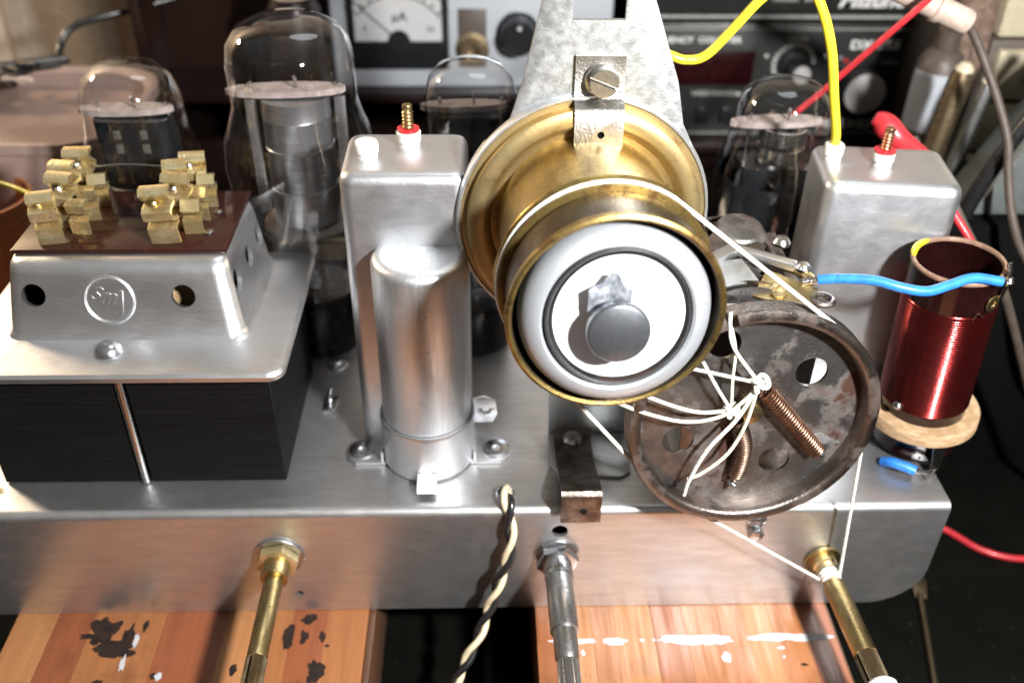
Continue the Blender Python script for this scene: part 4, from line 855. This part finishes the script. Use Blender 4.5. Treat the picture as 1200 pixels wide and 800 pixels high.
# ================================================================= background
# dark wooden equipment shelf
sh = thing('equipment_shelf', 'dark mahogany equipment shelf carrying the grey meter and the black receiver', 'shelf', (4, 30, -8))
part('shelf_board', G().box(-17.4, 30, 25.3, 43, 3.35, 3.92, .06), M['mahogany'], sh).location = (0, 0, 0)
bpy.data.objects.remove(bpy.data.objects['shelf_board'])
part('upper_shelf_board', G().box(-17.2, 6.4, 25.4, 43, 3.3, 3.9, .06), M['mahogany'], sh)
part('lower_shelf_board', G().box(6.4, 32, 25.0, 43, .7, 1.25, .06), M['mahogany'], sh)
part('side_panel', G().box(-17.7, -17.2, 25.2, 43, -7.98, 22, .06), M['mahogany'], sh)
part('side_panel', G().box(6.0, 6.4, 25.6, 43, -7.98, 3.28, .04), M['mahogany'], sh)
part('back_panel', G().box(-17.2, 32, 42, 42.6, -7.98, 22), M['mahogany'], sh)
part('kick_panel', G().box(-17.2, 32, 27.0, 27.5, -7.98, .6), M['mahogany'], sh)
part('inner_panel', G().box(-17.2, -9.4, 29.0, 29.6, 3.92, 22), M['mahogany'], sh)
# meter instrument
vm = thing('bench_meter', 'silver bench meter with a black-framed needle scale and black knob, top centre', 'meter', (-2.8, 28, 3.9))
YF = 26.0
part('case', G().box(-8.3, 5.6, YF, 38, 3.93, 12.5, .15), M['panel'], vm)
part('case_edge', G().box(-8.36, -8.31, YF-.02, 38, 3.95, 12.4, .02), M['rig'], vm)
mf = part('meter_frame', G().box(-7.45, -2.5, YF-.35, YF-.01, 4.95, 11.5, .12), M['knob_black'], vm)
part('meter_scale', G().box(-7.1, -2.85, YF-.40, YF-.352, 6.42, 11.2), M['dial_face'], mf)
part('meter_pivot', G().cyl(.55, 0, .08, 28, M=T(-4.95, YF-.36, 6.42) @ RX(90)), M['knob_black'], mf)
part('needle', G().box(-.03, .03, -.02, .0, 0, 3.4, M=T(-4.97, YF-.44, 6.45) @ RY(-48)), M['knob_black'], mf)
arcp = [(-4.97+2.5*math.cos(R(a)), YF-.405, 6.1+2.5*math.sin(R(a))) for a in range(35, 146, 6)]
part('scale_arc', G().tube(arcp, .03, 6), M['knob_black'], mf)
part('scale_arc', G().tube([(-4.97+3.1*math.cos(R(a)), YF-.405, 6.1+3.1*math.sin(R(a))) for a in range(35, 146, 6)], .02, 6), M['knob_black'], mf)
for a in range(40, 145, 10):
    part('scale_tick', G().box(-.03, .03, -.01, .01, 0, .3, M=T(-4.97+2.5*math.cos(R(a)), YF-.41, 6.1+2.5*math.sin(R(a))) @ RY(90-a)), M['knob_black'], mf)
FY = lambda x, z, y=YF: T(x, y, z) @ FRONT
lettering('µA', .62, FY(-4.9, 7.6, YF-.405), M['knob_black'], mf, bold=.01)
lettering('0', .4, FY(-6.6, 7.0, YF-.405), M['knob_black'], mf); lettering('50', .4, FY(-3.4, 7.0, YF-.405), M['knob_black'], mf)
lettering('TER', .42, FY(2.45, 8.35, YF-.012), M['knob_black'], vm, bold=.01)
kb = part('knob', G().lathe([(0, 0), (1.05, 0), (1.05, .25), (.92, .35), (.86, 1.1), (.78, 1.2), (0, 1.22)], 40, M=FY(.92, 6.75)), M['knob_black'], vm)
part('knob_mark', G().cyl(.09, 0, .03, 12, M=FY(.95, 7.3, YF-1.23)), M['rig_text'], kb)
jk = part('output_jack', G().lathe([(0, 0), (.85, 0), (.85, .08), (.6, .12), (.6, .5), (.35, .5), (.35, .1), (0, .1)], 32, M=FY(-1.35, 5.9)), M['brass_knurl'], vm)
part('jack_shroud', G().box(-2.05, -.65, YF-.08, YF-.005, 5.0, 7.9, .03), M['brownw'], vm)
# pale knob-like cap left of the meter
pc = thing('pale_bottle', 'pale pink plastic bottle standing behind the largest valve', 'bottle', (-9.9, 22, 3.0))
part('bottle_body', G().lathe([(0, 0), (1.15, 0), (1.25, .15), (1.25, 7.4), (1.0, 7.9), (0, 8.0)], 32, M=T(-9.55, 23.4, 1.2) @ I4), M['mahogany'], pc)
part('bottle_cap', G().lathe([(0, 0), (.95, 0), (.95, 2.2), (.8, 2.4), (0, 2.4)], 32, M=T(-9.55, 23.4, 9.2)), M['probe'], pc)
part('pedestal', G().box(-10.6, -8.6, 22.4, 24.4, -7.98, 1.19, .1), M['mahogany'], pc)

# receiver (black) and the unit on top
rg = thing('receiver', 'black radio receiver with silver knobs and a dark red display, top right', 'receiver', (15, 30, 1.3))
part('case', G().box(7.2, 22.0, YF, 40, 1.28, 7.25, .2), M['rig'], rg)
def frame_line(x0, x1, z0, z1, r, y):
    P = []
    for cx, cz, a0 in ((x1-r, z0+r, -90), (x1-r, z1-r, 0), (x0+r, z1-r, 90), (x0+r, z0+r, 180)):
        for i in range(5):
            a = R(a0+90*i/4); P.append((cx+r*math.cos(a), y, cz+r*math.sin(a)))
    return G().tube(P, .045, 6, closed=True)
part('trim_line', frame_line(7.5, 21.1, 1.45, 6.95, .35, YF-.01), M['rig_line'], rg)
part('side_face', G().box(21.35, 21.95, YF-.03, YF-.005, 1.5, 7.1), M['black_matt'], rg)
part('display_window', G().box(8.3, 12.95, YF-.12, YF-.005, 4.1, 5.85, .05), M['redglass'], rg)
for i in range(6): part('display_digit', G().box(8.6+i*.72, 9.05+i*.72, YF-.135, YF-.122, 4.45, 5.5), M['redglass'], rg)
lettering('FREQUENCY  COUNTER', .40, FY(12.15, 6.38, YF-.015), M['rig_text'], rg, bold=.012, align='RIGHT', sx=1.15)
lettering('WIDE RANGE', .34, FY(11.1, 3.62, YF-.015), M['rig_line'], rg, bold=.012, sx=1.1)
lettering('SPREAD', .30, FY(15.0, 6.42, YF-.015), M['rig_line'], rg, bold=.008)
lettering('DX-555', .62, FY(19.0, 6.15, YF-.015), M['rig_text'], rg, bold=.02, sx=1.25)
lettering('TUNING', .26, FY(19.95, 5.25, YF-.015), M['rig_line'], rg, bold=.006)
lettering('MIZUHO', .66, FY(19.75, 1.95, YF-.015), M['rig_text'], rg, bold=.02, sx=1.15, align='RIGHT')
kx, kz = 15.05, 5.0
for i in range(15):
    a = 205-i*14
    part('scale_dot', G().box(-.09, .09, -.02, .0, -.06, .06, M=T(kx-.05+1.02*math.cos(R(a)), YF-.01, kz+.15+1.02*math.sin(R(a))) @ RY(-a)), M['rig_text'], rg)
kn = part('small_knob', G().lathe([(0, 0), (.8, 0), (.8, .3), (.62, .4), (.52, .5), (.50, 1.3), (.42, 1.38), (0, 1.38)], 32, M=FY(kx, kz+.1)), M['knob_black'], rg)
part('knob_face', G().lathe([(0, 0), (.44, 0), (.44, .06), (0, .07)], 32, M=FY(kx, kz+.1, YF-1.385)), M['knob_metal'], kn)
kn = part('tuning_knob', G().lathe([(0, 0), (1.25, 0), (1.25, .3), (1.12, .4), (1.10, 1.3), (1.0, 1.4), (0, 1.4)], 40, M=FY(18.45, 4.15)), M['knob_black'], rg)
part('knob_face', G().lathe([(0, 0), (1.02, 0), (1.02, .08), (.9, .1), (0, .1)], 40, M=FY(18.45, 4.15, YF-1.405)), M['knob_metal'], kn)
for x, z, m_ in ((13.55, 5.6, 'rig_text'), (16.6, 5.6, 'rig_text'), (17.35, 5.5, 'rig_line'), (12.4, 3.6, 'rig_text')): part('print_dot', G().cyl(.10, 0, .015, 12, M=FY(x, z, YF-.01)), M[m_], rg)
part('led', G().lathe([(0, 0), (.11, 0), (.11, .1), (.07, .17), (0, .2)], 16, M=FY(17.65, 5.35)), M['red'], rg)
for i in range(4):
    part('slide_switch', G().box(9.1+i*1.25, 9.7+i*1.25, YF-.25, YF, 2.0, 2.9, .06), M['knob_black'], rg)
part('toggle', G().tube([(8.2, YF, 3.9), (8.3, YF-.6, 4.2), (8.35, YF-1.1, 4.5)], .3, 14, sub=4), M['brass_knurl'], rg)
ru = thing('upper_receiver_unit', 'second black unit with italic lettering, stacked on the black receiver', 'receiver', (15, 30, 7.3))
part('case', G().box(6.9, 22.0, YF-.15, 40, 7.32, 15, .15), M['rig'], ru)
part('trim_strip', G().box(7.0, 21.9, YF-.20, YF-.151, 7.52, 7.68, .01), M['rig_line'], ru)
lettering('Mizuho', .95, FY(18.3, 8.38, YF-.17), M['rig_text'], ru, italic=.35, bold=.03, sx=1.2)
lettering('MARKER   BAND', .34, FY(14.6, 8.45, YF-.17), M['rig_line'], ru, bold=.01)

# right edge: pens, bottle, drawers, strap
gpn = 'glass-like tubes leaning behind the right square can'
for lab, a, b_, rr, mm in (('leaning translucent tube with a cream tip, behind the right square can', (17.35, 14.4, 3.4), (17.75, 14.2, 9.2), .46, 'brass_knurl'),
                           ('thinner translucent tube leaning at the right of the cream-tipped one', (18.2, 14.2, 3.2), (18.75, 14.0, 8.8), .34, 'steel')):
    a = Vector(a); b_ = Vector(b_); t = thing('tube_stick', lab, 'tube', tuple(a), None, gpn); L_ = (b_-a).length; Mx = aim(a, b_-a)
    part('tube_body', G().lathe([(0, -10), (rr, -10), (rr, L_-.6), (rr*.8, L_-.1), (0, L_)], 24, M=Mx), M[mm], t)
    part('tip', G().lathe([(0, L_-.3), (rr*.9, L_-.55), (rr*.75, L_+.02), (rr*.4, L_+.2), (0, L_+.22)], 20, M=Mx), M['drawer'], t)
bt = thing('small_bottle', 'small bottle with a pale label, right of the black receiver', 'bottle', (18.5, 18, -8))
part('bottle_body', G().lathe([(0, -8), (.95, -8), (1.0, -7.8), (1.0, 7.9), (.7, 8.4), (.5, 8.5), (.5, 9.3), (0, 9.3)], 32, M=T(19.0, 18.6, 0)), M['brownw'], bt)
part('paper_label', G().lathe([(1.02, 5.0), (1.02, 7.6)], 32, M=T(19.0, 18.6, 0)), M['panel'], bt)
dw = thing('drawer_cabinet', 'beige small-parts drawer cabinet at the right edge of the picture', 'cabinet', (26, 20, -8))
part('cabinet_body', G().box(20.6, 40, 18.0, 34, -7.98, 9.0, .1), M['brownw'], dw)
for i in range(7):
    z = -7.6+i*2.36
    for j in range(3):
        d_ = part('drawer', G().box(20.9+j*3.6, 24.2+j*3.6, 17.6, 18.3, z, z+2.1, .12), M['drawer'], dw)
        part('drawer_pull', G().box(22.2+j*3.6, 22.9+j*3.6, 17.35, 17.6, z+.9, z+1.2, .05), M['brownw'], d_)
bx = thing('beige_box', 'beige box with an orange mark, on top of the drawer cabinet at the right', 'box', (24, 20, 9))
part('box_body', G().box(20.9, 34, 18.3, 30, 9.03, 15, .15), M['drawer'], bx)
part('orange_mark', G()._add(blob(22.7, 9.9, .55, .7, 0, 61, .5, th=.01).bm, T(0, 18.28, 0) @ FRONT), M['orange'], bx)
ct_ = thing('crumpled_cloth', 'brown cloth bundle hanging beside the black receiver', 'cloth', (20, 20, 8))
b = bmesh.new(); bmesh.ops.create_icosphere(b, subdivisions=4, radius=1)
for v_ in b.verts:
    p = v_.co.copy(); f = 1+.28*noise.fractal(p*1.7, .9, 2.1, 4); v_.co = Vector((p.x*1.0*f, p.y*1.3*f, p.z*2.9*f))
gg = G(); gg._add(b, T(20.0, 19.5, 8.2) @ RY(10)); part('cloth_folds', gg, mat('brown_cloth', (.20, .13, .10), .9, 0, col2=(.12, .08, .06)), ct_)
cs = thing('grey_green_case', 'grey-green case with a black edge strap leaning at the right edge', 'case', (20, 10, 0))
part('case_body', G().prism([(17.9, 4.4), (18.35, 5.0), (19.6, 7.6), (21.5, 10.5), (30, 10.5), (30, 4.4)], -1.2, 1.2, .15, M=T(0, 12.4, 0) @ FRONT), M['drawer_dark'], cs)
part('edge_strap', G().tube([(17.75, 11.0, 4.5), (17.8, 11.0, 4.9), (18.1, 11.0, 6.0), (18.9, 11.0, 8.2), (20.5, 11.0, 11.5)], .3, 10, sub=6), M['blackw'], cs)

bb_ = thing('black_cabinet', 'low black cabinet standing under the grey-green case at the right edge', 'cabinet', (22, 13, -8))
part('cabinet_body', G().box(16.9, 34, 10.6, 16.5, -7.98, 4.3, .15), M['black_matt'], bb_)
# left edge: frosted tub, cables, tan strip on the wall
tb = thing('frosted_tub', 'pinkish frosted plastic tub full of odds and ends, behind the transformer at left', 'tub', (-20, 18, -8))
tb_body = G().loft([(-25.5, -16.2, 14.2, 21.2, -7.98, 2.4), (-25.8, -15.8, 13.9, 21.5, -4, 2.5), (-26.2, -15.4, 13.6, 22, 5.9, 2.6), (-26.4, -15.2, 13.4, 22.2, 5.95, 2.6), (-26.4, -15.2, 13.4, 22.2, 6.35, 2.6), (-26.2, -15.4, 13.6, 22.0, 6.4, 2.6), (-25.9, -15.7, 13.9, 21.7, 6.2, 2.5), (-25.9, -15.7, 13.9, 21.7, 5.5, 2.5)], 8)
part('tub_body', tb_body, M['plasticbox'], tb)
part('tub_rib', G().loft([(-26.1, -15.6, 13.65, 21.9, 3.2, 2.6), (-26.3, -15.35, 13.45, 22.1, 3.28, 2.6), (-26.1, -15.6, 13.65, 21.9, 3.36, 2.6)], 8), M['plasticbox'], tb)
oc = thing('orange_cup', 'orange plastic cup standing at the left edge in front of the tub', 'cup', (-19.5, 11.5, -8))
part('cup_wall', G().lathe([(0, -8), (1.3, -8), (1.9, 6.0), (1.95, 6.3), (1.8, 6.3), (1.2, -7.6), (0, -7.6)], 40, M=T(-20.2, 12.0, -1.4)), M['orange'], oc)
oc2 = thing('terracotta_dish', 'shallow peach-coloured dish behind the transformer at the left edge', 'dish', (-18, 12, 0))
part('dish_wall', G().lathe([(0, 0), (2.6, 0), (3.4, 2.4), (3.45, 2.6), (3.2, 2.6), (2.4, .3), (0, .3)], 48, M=T(-18.4, 11.0, .06)), mat('peach_plastic', (.50, .26, .16), .35), oc2)
cbl = thing('black_cable', 'black cable curving in front of the cream wall at top left', 'cable', (-20, 25, 6))
part('cable_run', G().tube([(-15.5, 28.6, 7.9), (-17.7, 27.5, 7.5), (-19.6, 26.4, 7.3), (-20.75, 25.4, 7.05), (-21.2, 24.7, 6.3), (-21.0, 23.6, 5.6), (-21.0, 23.4, 3)], .17, 12, sub=8), M['blackw'], cbl)
pile = thing('cable_heap', 'tangled dark cable ends lying over the rim of the frosted tub', 'cable', (-22, 21, 7.8))
random.seed(11)
for i in range(9):
    P = [(-22.5+random.uniform(-2.6, 3.0), 20+random.uniform(-1, 2), 6.5+random.uniform(0, .6)) for _ in range(5)]
    part('loose_cable', G().tube(P, random.uniform(.10, .2), 8, sub=8), M[random.choice(['blackw', 'blackw', 'brownw', 'probe'])], pile)
wp = thing('wall_strip', 'tan upright strip on the cream wall beside the dark shelf', 'strip', (-22, 45, 0))
part('strip_board', G().box(-24.6, -21.5, 44.6, 45.98, -8, 60, .1), M['tan'], wp)
pp = thing('wall_paper', 'curled pale paper sheet against the cream wall, top left', 'paper', (-30, 44, 0))
b = bmesh.new(); vs = []
for i in range(13):
    x = -33+i*.6; y = 44.5+.5*math.sin(i*.5); vs.append((b.verts.new((x, y, -8)), b.verts.new((x, y, 40))))
for a_, c_ in zip(vs, vs[1:]): b.faces.new((a_[0], c_[0], c_[1], a_[1]))
bmesh.ops.solidify(b, geom=b.faces[:], thickness=.05)
gg = G(); gg._add(b, None); part('paper_sheet', gg, mat('pale_paper', (.80, .70, .58), .7), pp)
